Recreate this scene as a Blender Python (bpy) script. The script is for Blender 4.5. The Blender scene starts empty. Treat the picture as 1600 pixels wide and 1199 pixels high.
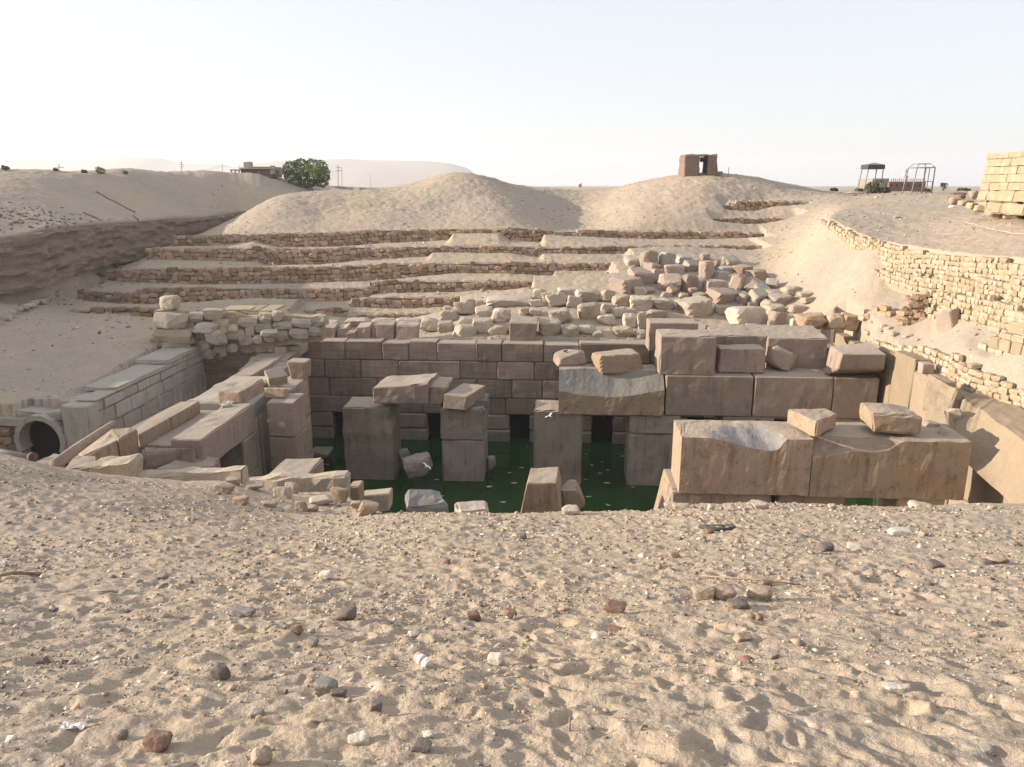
import bpy, bmesh, math, random
import numpy as np
from mathutils import Vector, Matrix, noise as mnoise

# ------------------------------------------------------------------ camera, world, sun, exposure
SC = bpy.context.scene
COL = SC.collection
PITCH = math.radians(14.1)
FPX, CX, CY = 1232.0, 800.0, 599.5
SUN_EL, SUN_AZ = 15.0, -87.0          # degrees; azimuth from +Y, negative = to the left

cam_d = bpy.data.cameras.new('camera'); cam = bpy.data.objects.new('camera', cam_d)
COL.objects.link(cam); SC.camera = cam
cam_d.sensor_width = 36.0; cam_d.lens = 36.0 * FPX / 1600.0
cam_d.clip_start = 0.1; cam_d.clip_end = 30000.0
cam.location = (0, 0, 0); cam.rotation_euler = (math.radians(90) - PITCH, 0, 0)

world = bpy.data.worlds.new("World"); SC.world = world; world.use_nodes = True
wn = world.node_tree.nodes; wl = world.node_tree.links
bg = wn['Background']; sky = wn.new('ShaderNodeTexSky'); sky.sky_type = 'NISHITA'
sky.sun_disc = False
sky.sun_elevation = math.radians(SUN_EL); sky.sun_rotation = math.radians(SUN_AZ)
sky.altitude = 80; sky.air_density = 1.0; sky.dust_density = 2.0; sky.ozone_density = 1.0
smix = wn.new('ShaderNodeMix'); smix.data_type = 'RGBA'; smix.inputs[0].default_value = 0.76   # high thin haze veils the blue
wl.new(sky.outputs[0], smix.inputs[6]); smix.inputs[7].default_value = (4.1, 4.22, 4.5, 1)
wl.new(smix.outputs[2], bg.inputs[0]); bg.inputs[1].default_value = 0.122

sun_d = bpy.data.lights.new('sun', 'SUN'); sun_d.energy = 5.0; sun_d.angle = math.radians(0.55)
sun_d.color = (1.0, 0.885, 0.735)
sun = bpy.data.objects.new('sun', sun_d); COL.objects.link(sun)
az, el = math.radians(SUN_AZ), math.radians(SUN_EL)
to_sun = Vector((math.sin(az) * math.cos(el), math.cos(az) * math.cos(el), math.sin(el)))
sun.rotation_euler = to_sun.to_track_quat('Z', 'Y').to_euler()
sun.location = (-60, 0, 40)

SC.view_settings.view_transform = 'Standard'; SC.view_settings.look = 'None'
SC.view_settings.exposure = 0.90; SC.view_settings.gamma = 1.0
SC.view_settings.use_curve_mapping = False
SC.render.engine = 'CYCLES'
SC.cycles.use_denoising = True
SC.cycles.max_bounces = 6; SC.cycles.diffuse_bounces = 3; SC.cycles.volume_bounces = 1
SC.cycles.transparent_max_bounces = 6

# ------------------------------------------------------------------ measuring helpers (photo 1600 x 1199 -> metres)
CP, SP = math.cos(PITCH), math.sin(PITCH)
TH = math.radians(3.5); CT, ST = math.cos(TH), math.sin(TH)     # the hall is turned 3.5 degrees
def ray(px, py):
    a, b = (px - CX) / FPX, (CY - py) / FPX
    return np.array([a, CP + b * SP, -SP + b * CP])
def zat(py, Y): return -Y * math.tan(PITCH + math.atan((py - CY) / FPX))
def W(px, py, Y):
    r = ray(px, py); return r * (Y / r[1])
def Wz(px, py, z):
    r = ray(px, py); return r * (z / r[2])
def Wv(px, py, v):
    r = ray(px, py); return r * (v / (r[0] * ST + r[1] * CT))
def Wu(px, py, u):
    r = ray(px, py); return r * (u / (r[0] * CT - r[1] * ST))
def H(u, v, z): return np.array([u * CT + v * ST, -u * ST + v * CT, z])
def UV(p): return (p[0] * CT - p[1] * ST, p[0] * ST + p[1] * CT)
def depth_of(p): return p[1] * CP - p[2] * SP

# ------------------------------------------------------------------ object helpers
def tag(o, label=None, cat=None, group=None, kind=None):
    if label: o['label'] = label
    if cat: o['category'] = cat
    if group: o['group'] = group
    if kind: o['kind'] = kind
    elif cat: o['kind'] = 'thing'
    return o
def link_mesh(name, me, mat=None, parent=None):
    o = bpy.data.objects.new(name, me); COL.objects.link(o)
    if mat is not None and not me.materials: me.materials.append(mat)
    if parent is not None: o.parent = parent
    return o
def mesh_np(name, V, Fq, smooth=True):
    me = bpy.data.meshes.new(name)
    V = np.asarray(V, dtype=np.float32)
    if isinstance(Fq, np.ndarray):
        n, k = Fq.shape
        me.vertices.add(len(V)); me.vertices.foreach_set('co', V.ravel())
        me.loops.add(n * k); me.loops.foreach_set('vertex_index', Fq.astype(np.int32).ravel())
        me.polygons.add(n); me.polygons.foreach_set('loop_start', (np.arange(n) * k).astype(np.int32))
        me.polygons.foreach_set('loop_total', np.full(n, k, dtype=np.int32))
        me.update(calc_edges=True)
    else:
        me.from_pydata([tuple(v) for v in V.tolist()], [], Fq)
    if smooth: me.polygons.foreach_set('use_smooth', np.ones(len(me.polygons), dtype=bool))
    me.update()
    return me
def empty(name, loc, label, cat, group=None):
    o = bpy.data.objects.new(name, None); COL.objects.link(o)
    o.location = tuple(float(c) for c in loc); o.empty_display_size = 0.3
    return tag(o, label, cat, group)

# ------------------------------------------------------------------ numpy noise
_rng = np.random.RandomState(7)
_perm = _rng.permutation(4096).astype(np.int64)
_g = _rng.rand(4096) * 2 * np.pi
_gx, _gy = np.cos(_g), np.sin(_g)
_r1, _r2, _r3, _r4 = _rng.rand(4096), _rng.rand(4096), _rng.rand(4096), _rng.rand(4096)
def _hash(i, j): return _perm[(_perm[i & 4095] + j) & 4095]
def perlin(x, y):
    xi, yi = np.floor(x).astype(np.int64), np.floor(y).astype(np.int64)
    xf, yf = x - xi, y - yi
    u = xf * xf * xf * (xf * (xf * 6 - 15) + 10); v = yf * yf * yf * (yf * (yf * 6 - 15) + 10)
    def g(i, j, dx, dy):
        h = _hash(i, j); return _gx[h] * dx + _gy[h] * dy
    a = g(xi, yi, xf, yf); b = g(xi + 1, yi, xf - 1, yf)
    c = g(xi, yi + 1, xf, yf - 1); d = g(xi + 1, yi + 1, xf - 1, yf - 1)
    return (a + u * (b - a)) * (1 - v) + (c + u * (d - c)) * v
def fbm(x, y, oct=4, gain=0.5):
    s, a, f = 0, 1.0, 1.0
    for k in range(oct):
        s = s + a * perlin(x * f + 17.3 * k, y * f - 9.1 * k); a *= gain; f *= 2.03
    return s
def dents(x, y, cell, depth, rim=0.35, prob=0.8, seed=0):
    """footprint-like hollows with a raised rim, one per cell"""
    X, Y = x / cell, y / cell
    xi, yi = np.floor(X).astype(np.int64), np.floor(Y).astype(np.int64)
    out = np.zeros_like(x)
    for di in (-1, 0, 1):
        for dj in (-1, 0, 1):
            h = _hash(xi + di + seed, yi + dj + seed * 3)
            cx = xi + di + 0.15 + 0.7 * _r1[h]; cy = yi + dj + 0.15 + 0.7 * _r2[h]
            ang = _r3[h] * 2.4 - 1.2 + 1.57; el_ = 0.45 + 0.35 * _r4[h]
            dx, dy = X - cx, Y - cy
            a = dx * np.cos(ang) + dy * np.sin(ang); b = (-dx * np.sin(ang) + dy * np.cos(ang)) / el_
            r = np.sqrt(a * a + b * b) / (0.28 + 0.22 * _r1[(h * 7) & 4095])
            k = -np.exp(-(r ** 2) * 1.6) + rim * np.exp(-((r - 1.35) ** 2) * 5)
            out += np.where(_r2[(h * 5) & 4095] < prob, k * (0.4 + 0.6 * _r3[(h * 3) & 4095]), 0)
    return out * depth
def sstep(a, b, t):
    t = np.clip((t - a) / (b - a), 0, 1); return t * t * (3 - 2 * t)

# ------------------------------------------------------------------ materials
def new_mat(name):
    m = bpy.data.materials.new(name); m.use_nodes = True
    nt = m.node_tree; return m, nt, nt.nodes, nt.links, nt.nodes['Principled BSDF']
def _noise(N, L, vec, scale, detail=5, rough=0.55):
    n = N.new('ShaderNodeTexNoise'); n.inputs['Scale'].default_value = scale
    n.inputs['Detail'].default_value = detail; n.inputs['Roughness'].default_value = rough
    L.new(vec, n.inputs['Vector']); return n.outputs['Fac']
def _ramp(N, L, fac, p0, p1, c0=(0, 0, 0, 1), c1=(1, 1, 1, 1)):
    r = N.new('ShaderNodeValToRGB'); r.color_ramp.elements[0].position = p0; r.color_ramp.elements[1].position = p1
    r.color_ramp.elements[0].color = c0; r.color_ramp.elements[1].color = c1
    L.new(fac, r.inputs[0]); return r.outputs[0]
def _mix(N, L, fac, a, b, mode='MIX'):
    m = N.new('ShaderNodeMix'); m.data_type = 'RGBA'; m.blend_type = mode
    for s, v in ((0, fac), (6, a), (7, b)):
        if isinstance(v, (int, float)): m.inputs[s].default_value = v
        elif isinstance(v, tuple): m.inputs[s].default_value = v if len(v) == 4 else (*v, 1)
        else: L.new(v, m.inputs[s])
    return m.outputs[2]
def _math(N, L, op, a, b=None):
    m = N.new('ShaderNodeMath'); m.operation = op
    for s, v in ((0, a), (1, b)):
        if v is None: continue
        if isinstance(v, (int, float)): m.inputs[s].default_value = v
        else: L.new(v, m.inputs[s])
    return m.outputs[0]
def _pos(N, L, scale=None):
    g = N.new('ShaderNodeNewGeometry'); v = g.outputs['Position']
    if scale:
        m = N.new('ShaderNodeVectorMath'); m.operation = 'MULTIPLY'; L.new(v, m.inputs[0]); m.inputs[1].default_value = scale
        v = m.outputs[0]
    return v
def _bump(N, L, bsdf, hgt, strength, dist, prev=None):
    b = N.new('ShaderNodeBump'); b.inputs['Strength'].default_value = strength; b.inputs['Distance'].default_value = dist
    L.new(hgt, b.inputs['Height'])
    if prev is not None: L.new(prev, b.inputs['Normal'])
    L.new(b.outputs[0], bsdf.inputs['Normal']); return b.outputs[0]

def stone_mat(name, c1, c2, stain=(0.12, 0.08, 0.06), stain_amt=0.5, streak=True, per_obj=0.25, bump=0.03, fine=0.006, dust=0.0, speck=0.0, band=0.0, wet=False):
    m, nt, N, L, B = new_mat(name)
    P = _pos(N, L)
    big = _noise(N, L, P, 0.55, 4); mid = _noise(N, L, P, 3.2, 6, 0.6); fin = _noise(N, L, P, 22, 4, 0.7)
    col = _mix(N, L, _ramp(N, L, big, 0.36, 0.64), c1, c2)
    col = _mix(N, L, 0.35, col, _mix(N, L, mid, tuple(0.62 * c for c in c1), tuple(min(1, 1.35 * c) for c in c2)))
    col = _mix(N, L, 0.25, col, _mix(N, L, _ramp(N, L, fin, .3, .7), (0.45, 0.42, 0.4), (1.35, 1.33, 1.3)), 'MULTIPLY')
    if streak:
        s1 = _noise(N, L, _pos(N, L, (2.6, 2.6, 0.22)), 1.3, 5, 0.65)
        s2 = _noise(N, L, P, 0.9, 3)
        f = _math(N, L, 'MULTIPLY', _ramp(N, L, s1, 0.48, 0.7), _ramp(N, L, s2, 0.4, 0.62))
        col = _mix(N, L, _math(N, L, 'MULTIPLY', f, stain_amt), col, stain)
    else:
        s2 = _noise(N, L, P, 1.4, 6, 0.7)
        col = _mix(N, L, _math(N, L, 'MULTIPLY', _ramp(N, L, s2, 0.5, 0.72), stain_amt), col, stain)
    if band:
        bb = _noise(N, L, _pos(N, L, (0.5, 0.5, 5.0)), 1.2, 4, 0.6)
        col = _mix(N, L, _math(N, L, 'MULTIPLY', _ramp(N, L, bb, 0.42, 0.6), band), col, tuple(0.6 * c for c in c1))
    if speck:
        sp = _noise(N, L, P, 2.6, 9, 0.82)
        col = _mix(N, L, _math(N, L, 'MULTIPLY', _ramp(N, L, sp, 0.53, 0.66), speck), col, (0.055, 0.032, 0.022))
    oi = N.new('ShaderNodeObjectInfo')
    v = _math(N, L, 'ADD', _math(N, L, 'MULTIPLY', oi.outputs['Random'], per_obj), 1 - per_obj / 2)
    cc = N.new('ShaderNodeCombineColor'); L.new(v, cc.inputs[0]); L.new(v, cc.inputs[1])
    L.new(_math(N, L, 'POWER', v, 1.35), cc.inputs[2])
    col = _mix(N, L, 1.0, col, cc.outputs[0], 'MULTIPLY')
    if wet:       # the dark tide mark above the water line
        sz_ = N.new('ShaderNodeSeparateXYZ'); L.new(P, sz_.inputs[0])
        q = _math(N, L, 'ADD', sz_.outputs[2], _math(N, L, 'MULTIPLY', s2, 0.9))
        col = _mix(N, L, _ramp(N, L, _math(N, L, 'MULTIPLY', _math(N, L, 'ADD', q, 17.45), 0.9), 0.1, 0.95, (0.75, 0.75, 0.75, 1), (0, 0, 0, 1)), col, (0.075, 0.065, 0.05))
    if dust:      # wind-blown sand that settles on upward faces
        g = N.new('ShaderNodeNewGeometry'); sx = N.new('ShaderNodeSeparateXYZ'); L.new(g.outputs['True Normal'], sx.inputs[0])
        up = _math(N, L, 'ADD', sx.outputs[2], _math(N, L, 'MULTIPLY', _math(N, L, 'SUBTRACT', mid, 0.5), 0.7))
        f = _math(N, L, 'MULTIPLY', _ramp(N, L, up, 0.72, 0.95), dust)
        col = _mix(N, L, f, col, (0.39, 0.335, 0.27))
    L.new(col, B.inputs['Base Color']); B.inputs['Roughness'].default_value = 0.92
    B.inputs['Specular IOR Level'].default_value = 0.25
    b1 = _bump(N, L, B, _noise(N, L, P, 4.5, 8, 0.62), 0.9, bump)
    _bump(N, L, B, fin, 0.8, fine, b1)
    return m

def sand_mat(name, c_y, c_g, near=True):
    m, nt, N, L, B = new_mat(name)
    P = _pos(N, L)
    big = _noise(N, L, P, 0.07, 5, 0.6); md = _noise(N, L, P, 0.9, 6, 0.65); sm = _noise(N, L, P, 9, 6, 0.7)
    f = _math(N, L, 'ADD', _math(N, L, 'MULTIPLY', big, 0.55), _math(N, L, 'MULTIPLY', md, 0.45))
    col = _mix(N, L, _ramp(N, L, f, 0.41, 0.6), c_y, c_g)
    col = _mix(N, L, 0.5, col, _mix(N, L, _ramp(N, L, sm, .3, .72), (0.66, 0.64, 0.62), (1.28, 1.26, 1.22)), 'MULTIPLY')
    for sc, thr, amt in ((16, 0.82, 0.8), (45, 0.80, 0.75), (5.0, 0.9, 0.6)):
        v = N.new('ShaderNodeTexVoronoi'); v.inputs['Scale'].default_value = sc; L.new(P, v.inputs['Vector'])
        s = N.new('ShaderNodeSeparateColor'); L.new(v.outputs['Color'], s.inputs[0])
        inside = _ramp(N, L, v.outputs['Distance'], 0.22, 0.34, (1, 1, 1, 1), (0, 0, 0, 1))
        pick = _math(N, L, 'GREATER_THAN', s.outputs[0], thr)
        ff = _math(N, L, 'MULTIPLY', _math(N, L, 'MULTIPLY', inside, pick), amt)
        pc = _mix(N, L, s.outputs[1], (0.17, 0.135, 0.11), (0.62, 0.56, 0.48))
        col = _mix(N, L, ff, col, pc)
    L.new(col, B.inputs['Base Color']); B.inputs['Roughness'].default_value = 0.97
    B.inputs['Specular IOR Level'].default_value = 0.15
    b1 = _bump(N, L, B, _noise(N, L, P, 2.2, 8, 0.68), 0.8, 0.09)
    _bump(N, L, B, _noise(N, L, P, 26, 5, 0.7), 0.9, 0.012, b1)
    return m

def plain_mat(name, col, rough=0.85, var=0.3, scale=6.0, bump=0.0, metal=0.0):
    m, nt, N, L, B = new_mat(name)
    P = _pos(N, L)
    n = _noise(N, L, P, scale, 5, 0.6)
    c = _mix(N, L, _ramp(N, L, n, 0.3, 0.7), tuple(c * (1 - var) for c in col), tuple(min(1, c * (1 + var)) for c in col))
    L.new(c, B.inputs['Base Color']); B.inputs['Roughness'].default_value = rough; B.inputs['Metallic'].default_value = metal
    if bump: _bump(N, L, B, n, 0.8, bump)
    return m

M = {}
M['sand'] = sand_mat('sand_and_gravel', (0.415, 0.328, 0.242), (0.335, 0.282, 0.236))
M['granite'] = stone_mat('red_granite', (0.27, 0.20, 0.158), (0.325, 0.255, 0.205), stain=(0.10, 0.062, 0.045), stain_amt=0.65, dust=0.55, speck=0.25)
M['granite_dark'] = stone_mat('stained_red_granite', (0.25, 0.198, 0.16), (0.32, 0.265, 0.22), stain=(0.085, 0.055, 0.04), stain_amt=0.8, dust=0.6, speck=0.3, wet=True)
M['granite_orange'] = stone_mat('weathered_orange_granite', (0.34, 0.24, 0.16), (0.32, 0.245, 0.18), stain=(0.13, 0.07, 0.04), stain_amt=0.75, dust=0.55, speck=0.6)
M['granite_grey'] = stone_mat('broken_grey_granite_face', (0.185, 0.172, 0.16), (0.245, 0.225, 0.205), stain=(0.16, 0.12, 0.10), stain_amt=0.5, streak=False, bump=0.06, fine=0.01)
M['sandstone'] = stone_mat('dark_red_sandstone', (0.265, 0.182, 0.142), (0.335, 0.26, 0.205), stain=(0.085, 0.06, 0.055), stain_amt=0.7, dust=0.6, per_obj=0.4, band=0.35, bump=0.025)
M['heap'] = stone_mat('broken_brown_sandstone', (0.30, 0.225, 0.18), (0.36, 0.285, 0.23), stain=(0.16, 0.12, 0.10), stain_amt=0.35, streak=False, dust=0.45, per_obj=0.35, bump=0.02)
M['limestone'] = stone_mat('pale_weathered_limestone', (0.47, 0.385, 0.29), (0.40, 0.345, 0.28), stain=(0.2, 0.15, 0.11), stain_amt=0.45, streak=False, dust=0.3, per_obj=0.3, bump=0.06, fine=0.012)
M['limestone_yellow'] = stone_mat('yellow_limestone', (0.395, 0.31, 0.215), (0.35, 0.29, 0.21), stain=(0.27, 0.19, 0.12), stain_amt=0.4, streak=False, per_obj=0.35, bump=0.03, fine=0.01)
M['terrace'] = stone_mat('brown_terrace_stone', (0.385, 0.26, 0.16), (0.33, 0.24, 0.175), stain=(0.19, 0.12, 0.08), stain_amt=0.45, streak=False, per_obj=0.75, bump=0.03, fine=0.01)
M['side_slab'] = stone_mat('tan_side_slab', (0.325, 0.245, 0.165), (0.28, 0.222, 0.16), stain=(0.2, 0.14, 0.09), stain_amt=0.5, per_obj=0.15, bump=0.04)
M['orange_lime'] = stone_mat('orange_banded_limestone', (0.42, 0.27, 0.155), (0.47, 0.38, 0.28), stain=(0.2, 0.12, 0.07), stain_amt=0.5, streak=False, per_obj=0.2, bump=0.05)
M['mortar'] = plain_mat('earth_packing_in_joints', (0.17, 0.12, 0.085), 0.98, 0.35, 8, 0.02)
M['mortar_pale'] = plain_mat('pale_packing_in_joints', (0.34, 0.26, 0.175), 0.98, 0.3, 8, 0.02)
M['plaster'] = stone_mat('weathered_grey_plaster', (0.34, 0.31, 0.27), (0.40, 0.365, 0.315), stain=(0.17, 0.14, 0.10), stain_amt=0.6, streak=True, dust=0.4, bump=0.03)
M['mudbrick'] = stone_mat('mud_brick', (0.185, 0.125, 0.095), (0.23, 0.165, 0.13), stain=(0.11, 0.075, 0.055), stain_amt=0.5, per_obj=0.3, bump=0.03, dust=0.2)
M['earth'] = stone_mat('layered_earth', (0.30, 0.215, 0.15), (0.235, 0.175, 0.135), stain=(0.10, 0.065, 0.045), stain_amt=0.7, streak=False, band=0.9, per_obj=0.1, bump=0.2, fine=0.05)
M['wood'] = plain_mat('dry_grey_wood', (0.27, 0.20, 0.15), 0.9, 0.35, 9, 0.01)
M['metal_grey'] = plain_mat('grey_painted_metal', (0.22, 0.2, 0.19), 0.6, 0.2, 5)
M['rust'] = plain_mat('rusty_iron', (0.10, 0.055, 0.04), 0.85, 0.4, 9)
M['concrete'] = plain_mat('concrete', (0.36, 0.33, 0.29), 0.9, 0.2, 3, 0.01)
M['black'] = plain_mat('unlit_depth_black', (0.012, 0.01, 0.01), 1.0, 0.1, 3)  # near-black that stands in for unlit depth behind openings
M['bird_dark'] = plain_mat('dark_feathers', (0.03, 0.03, 0.035), 0.7, 0.2, 20)
M['bird_white'] = plain_mat('white_feathers', (0.8, 0.78, 0.74), 0.7, 0.05, 20)
M['white'] = plain_mat('white_scrap', (0.75, 0.73, 0.7), 0.7, 0.1, 12, 0.01)
M['rubber'] = plain_mat('dark_rubber', (0.05, 0.048, 0.045), 0.8, 0.3, 20, 0.002)
M['brick_red'] = plain_mat('red_pottery', (0.215, 0.125, 0.09), 0.9, 0.35, 30, 0.01)
M['grey_rock'] = plain_mat('grey_pebble', (0.24, 0.21, 0.185), 0.9, 0.3, 25, 0.01)
M['dark_rock'] = plain_mat('dark_pebble', (0.15, 0.12, 0.10), 0.9, 0.3, 25, 0.01)
M['pale_rock'] = plain_mat('pale_pebble', (0.52, 0.46, 0.38), 0.9, 0.2, 25, 0.01)
M['tan_rock'] = plain_mat('tan_pebble', (0.33, 0.25, 0.18), 0.9, 0.3, 25, 0.01)
M['foliage'] = plain_mat('green_leaves', (0.115, 0.15, 0.06), 0.8, 0.45, 0.9)
M['foliage_bright'] = plain_mat('bright_green_leaves', (0.17, 0.22, 0.055), 0.8, 0.35, 0.9)
M['palm'] = plain_mat('palm_leaves', (0.06, 0.08, 0.035), 0.8, 0.35, 2.0)
M['bark'] = plain_mat('bark', (0.11, 0.08, 0.055), 0.95, 0.3, 4)
M['mountain'] = plain_mat('far_limestone_plateau', (0.32, 0.26, 0.2), 0.95, 0.15, 0.004)

def water_mat():
    m, nt, N, L, B = new_mat('stagnant_green_water')
    P = _pos(N, L)
    c = _mix(N, L, _ramp(N, L, _noise(N, L, P, 0.35, 5, 0.6), 0.35, 0.7), (0.008, 0.034, 0.009), (0.018, 0.062, 0.016))
    L.new(c, B.inputs['Base Color']); B.inputs['Roughness'].default_value = 0.08
    B.inputs['Specular IOR Level'].default_value = 0.32
    _bump(N, L, B, _noise(N, L, P, 3, 3), 0.12, 0.02)
    return m
M['water'] = water_mat()

# ------------------------------------------------------------------ terrain height field
class TPS:
    """thin-plate height surface through measured and added points, in (bearing, log distance)"""
    def __init__(s, pts, lam=2e-4):
        P = np.array(pts, float)
        s.q = s.warp(P[:, 0], P[:, 1]); n = len(P)
        K = s.k(((s.q[:, None] - s.q[None]) ** 2).sum(-1)) + lam * np.eye(n)
        A = np.zeros((n + 3, n + 3)); A[:n, :n] = K; A[:n, n] = 1; A[:n, n + 1:] = s.q; A[n, :n] = 1; A[n + 1:, :n] = s.q.T
        s.w = np.linalg.solve(A, np.concatenate([P[:, 2], [0, 0, 0]]))
    @staticmethod
    def warp(x, y):
        r = np.sqrt(x * x + y * y) + 0.3
        return np.stack([np.clip(np.arctan2(x, y), -1.25, 1.25) * 3.2, np.log(r) * 1.6], -1)
    @staticmethod
    def k(d2): return 0.5 * d2 * np.log(d2 + 1e-12)
    def __call__(s, x, y):
        q = s.warp(x, y); out = np.empty(len(q))
        for i in range(0, len(q), 40000):
            c = q[i:i + 40000]
            d2 = (c[:, :1] - s.q[None, :, 0]) ** 2 + (c[:, 1:] - s.q[None, :, 1]) ** 2
            out[i:i + 40000] = s.k(d2) @ s.w[:-3] + s.w[-3] + c @ s.w[-2:]
        return out

RIM = [(-300, 700, 19), (0, 710, 19), (100, 731, 19), (200, 744, 20.5), (300, 752, 21.0), (380, 757, 21.2), (400, 766, 21.8), (460, 768, 22.0), (535, 768, 22.0), (562, 790, 18.5), (600, 800, 16.5), (700, 801, 16),
       (900, 801, 16), (1010, 798, 16), (1060, 791, 16.5), (1150, 788, 17), (1250, 788, 17), (1400, 792, 17),
       (1500, 788, 18), (1600, 787, 19), (1900, 787, 20)]
prof = [(0.8, -1.66), (1.6, -1.76), (3, -2.2), (4.5, -2.85), (6, -3.45), (8, -4.2), (11, -5.22)]
near = []
for a in (-1.1, -0.75, -0.45, -0.15, 0.15, 0.45, 0.75, 1.1):
    for Y, z in prof:
        near.append((a * Y, Y, z))
near += [tuple(W(*p)) for p in RIM]
far_pts = [(math.tan(t) * Y if abs(t) < 1.2 else t * Y, Y, z) for t in (-0.9, -0.55, -0.2, 0.15, 0.5, 0.9) for Y, z in ((190, -1.6), (420, -2), (1500, -2), (6000, -2))]
B_px = [(100, 600, 41), (0, 600, 40), (0, 650, 36.2), (60, 641, 36.6), (130, 622, 38.2), (200, 565, 45), (100, 550, 47), (0, 550, 46), (0, 500, 53), (100, 500, 56),
        (200, 500, 56), (300, 503, 59), (400, 500, 60), (250, 496, 62), (120, 482, 63.5), (100, 470, 66), (0, 450, 61), (100, 442, 70), (200, 412, 82), (300, 372, 96), (370, 345, 112),
        (500, 528, 53.2), (830, 530, 52.8), (830, 500, 56), (830, 472, 60), (700, 500, 58), (600, 502, 62), (480, 515, 58), (1000, 520, 54),
        (1000, 492, 57), (1100, 497, 57), (1200, 507, 55), (1100, 450, 63), (1000, 432, 66), (1150, 408, 71), (1230, 440, 63), (1270, 488, 55),
        (1300, 482, 52), (1385, 484, 47), (1300, 440, 58), (1330, 405, 58), (1350, 394, 55.8), (1250, 385, 70), (1290, 350, 66.5), (1200, 364, 84),
        (1260, 325, 90), (1350, 525, 45.5), (1300, 525, 47), (1500, 540, 38), (1470, 508, 42.5), (1600, 562, 34), (1600, 600, 33.2), (1450, 565, 40),
        (1540, 560, 36.2), (1400, 447, 50),
        # mounds behind the terraces
        (330, 362, 90), (360, 350, 92), (430, 308, 102), (500, 301, 105), (560, 303, 106), (610, 309, 103), (650, 292, 108), (700, 272, 112), (760, 278, 112),
        (800, 290, 115), (700, 315, 99), (500, 335, 93), (430, 340, 90), (600, 345, 89), (800, 330, 93), (870, 345, 97), (925, 330, 104), (925, 355, 93), (925, 300, 122), (870, 296, 124),
        (985, 291, 112), (1040, 283, 106), (1100, 279, 104), (1180, 281, 106), (1280, 298, 112), (1000, 335, 91), (1050, 330, 91), (1100, 320, 93), (1200, 320, 95),
        (530, 300, 132), (600, 304, 132)]
B_w = [tuple(W(460, 800, 17.2)), tuple(W(400, 800, 16.4)), tuple(W(300, 790, 15.5)), tuple(W(530, 800, 17.5)), (-36, 36, -6.6), (-42, 46, -5.2), (-48, 36, -3.0), (-55, 50, -1.8), (-30, 26, -8.5), (-26, 30, -10.2), (-45, 24, -5), (-19, 27, -10.4),  # unseen bank at far left is raised to shade the left slope
       (24, 29, -8.4), (28, 30, -7.8), (28, 22, -7.6), (40, 28, -5), (0, 140, -0.7), (20, 140, -0.8), (50, 140, -1), (-25, 150, -0.6)]
TB = TPS(near + [tuple(W(*p)) for p in B_px] + B_w + far_pts)
L_px = [(0, 375, 58), (50, 366, 62), (87, 356, 67), (157, 349, 78), (212, 347, 85), (272, 340, 95), (300, 341, 99), (350, 336, 108), (378, 331, 114),
        (0, 267, 92), (60, 268, 95), (140, 271, 100), (200, 272, 104), (260, 279, 110), (330, 277, 118), (400, 273, 125), (440, 279, 130),
        (480, 286, 138), (530, 292, 150), (620, 296, 165), (100, 310, 84), (200, 312, 95), (300, 310, 108),  (0, 320, 74)]
TL = TPS([tuple(W(*p)) for p in L_px] + [(-58, 40, -1.5), (-68, 50, 3.5), (-85, 80, 7.5), (-64, 72, 2.8), (-62, 25, -2.4), (-30, 8, -2.6), (0, 2, -2), (-90, 140, 0.3), (-50, 160, 0.1), (-62, 118, 0.6), (-72, 112, 0.9), (-50, 138, 0.5)] + far_pts)  # unseen far-left points raised so the hill shades and tilts away from the sun
R_px = [(1285, 342, 66), (1340, 368, 58), (1400, 384, 51), (1500, 400, 44.5), (1600, 409, 38.5), (1300, 322, 80), (1450, 330, 68), (1400, 303, 95),
        (1280, 298, 112), (1500, 300, 92), (1600, 345, 52), (1600, 380, 44), (1550, 345, 54), (1450, 360, 58), (1520, 314, 75), (1180, 281, 106), (1200, 320, 95)]
TR = TPS([tuple(W(*p)) for p in R_px] + [(28, 30, -3.4), (30, 20, -4.2), (45, 30, -2.6), (50, 60, -1.2), (60, 140, -1.2), (0, 2, -2), (20, 8, -2.6)] + far_pts)

CLIFF = [(-62, 30)] + [tuple(W(*p)[:2]) for p in L_px[:9]] + [tuple(W(430, 308, 114)[:2]), tuple(W(500, 300, 122)[:2]), tuple(W(560, 298, 142)[:2]), (-18, 200), (-30, 270)]
CLIFF = np.array(CLIFF)
def side_dist(poly, x, y):
    """signed distance to an open polyline (positive on its left side seen along it)"""
    best = np.full(x.shape, 1e9); sg = np.zeros(x.shape)
    for (x0, y0), (x1, y1) in zip(poly[:-1], poly[1:]):
        dx, dy = x1 - x0, y1 - y0; l2 = dx * dx + dy * dy
        t = np.clip(((x - x0) * dx + (y - y0) * dy) / l2, 0, 1)
        d = np.hypot(x - x0 - t * dx, y - y0 - t * dy)
        c = dx * (y - y0) - dy * (x - x0)
        m = d < best; best[m] = d[m]; sg[m] = np.sign(c[m])
    return best * sg
RWALL = np.array([tuple(W(*p)[:2]) for p in ((1285, 342, 66), (1310, 355, 62.5), (1340, 368, 58), (1400, 384, 51), (1450, 392, 47.5), (1500, 400, 44.5), (1600, 409, 38.5))] + [(24.3, 30), (24.3, 18)])

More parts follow.
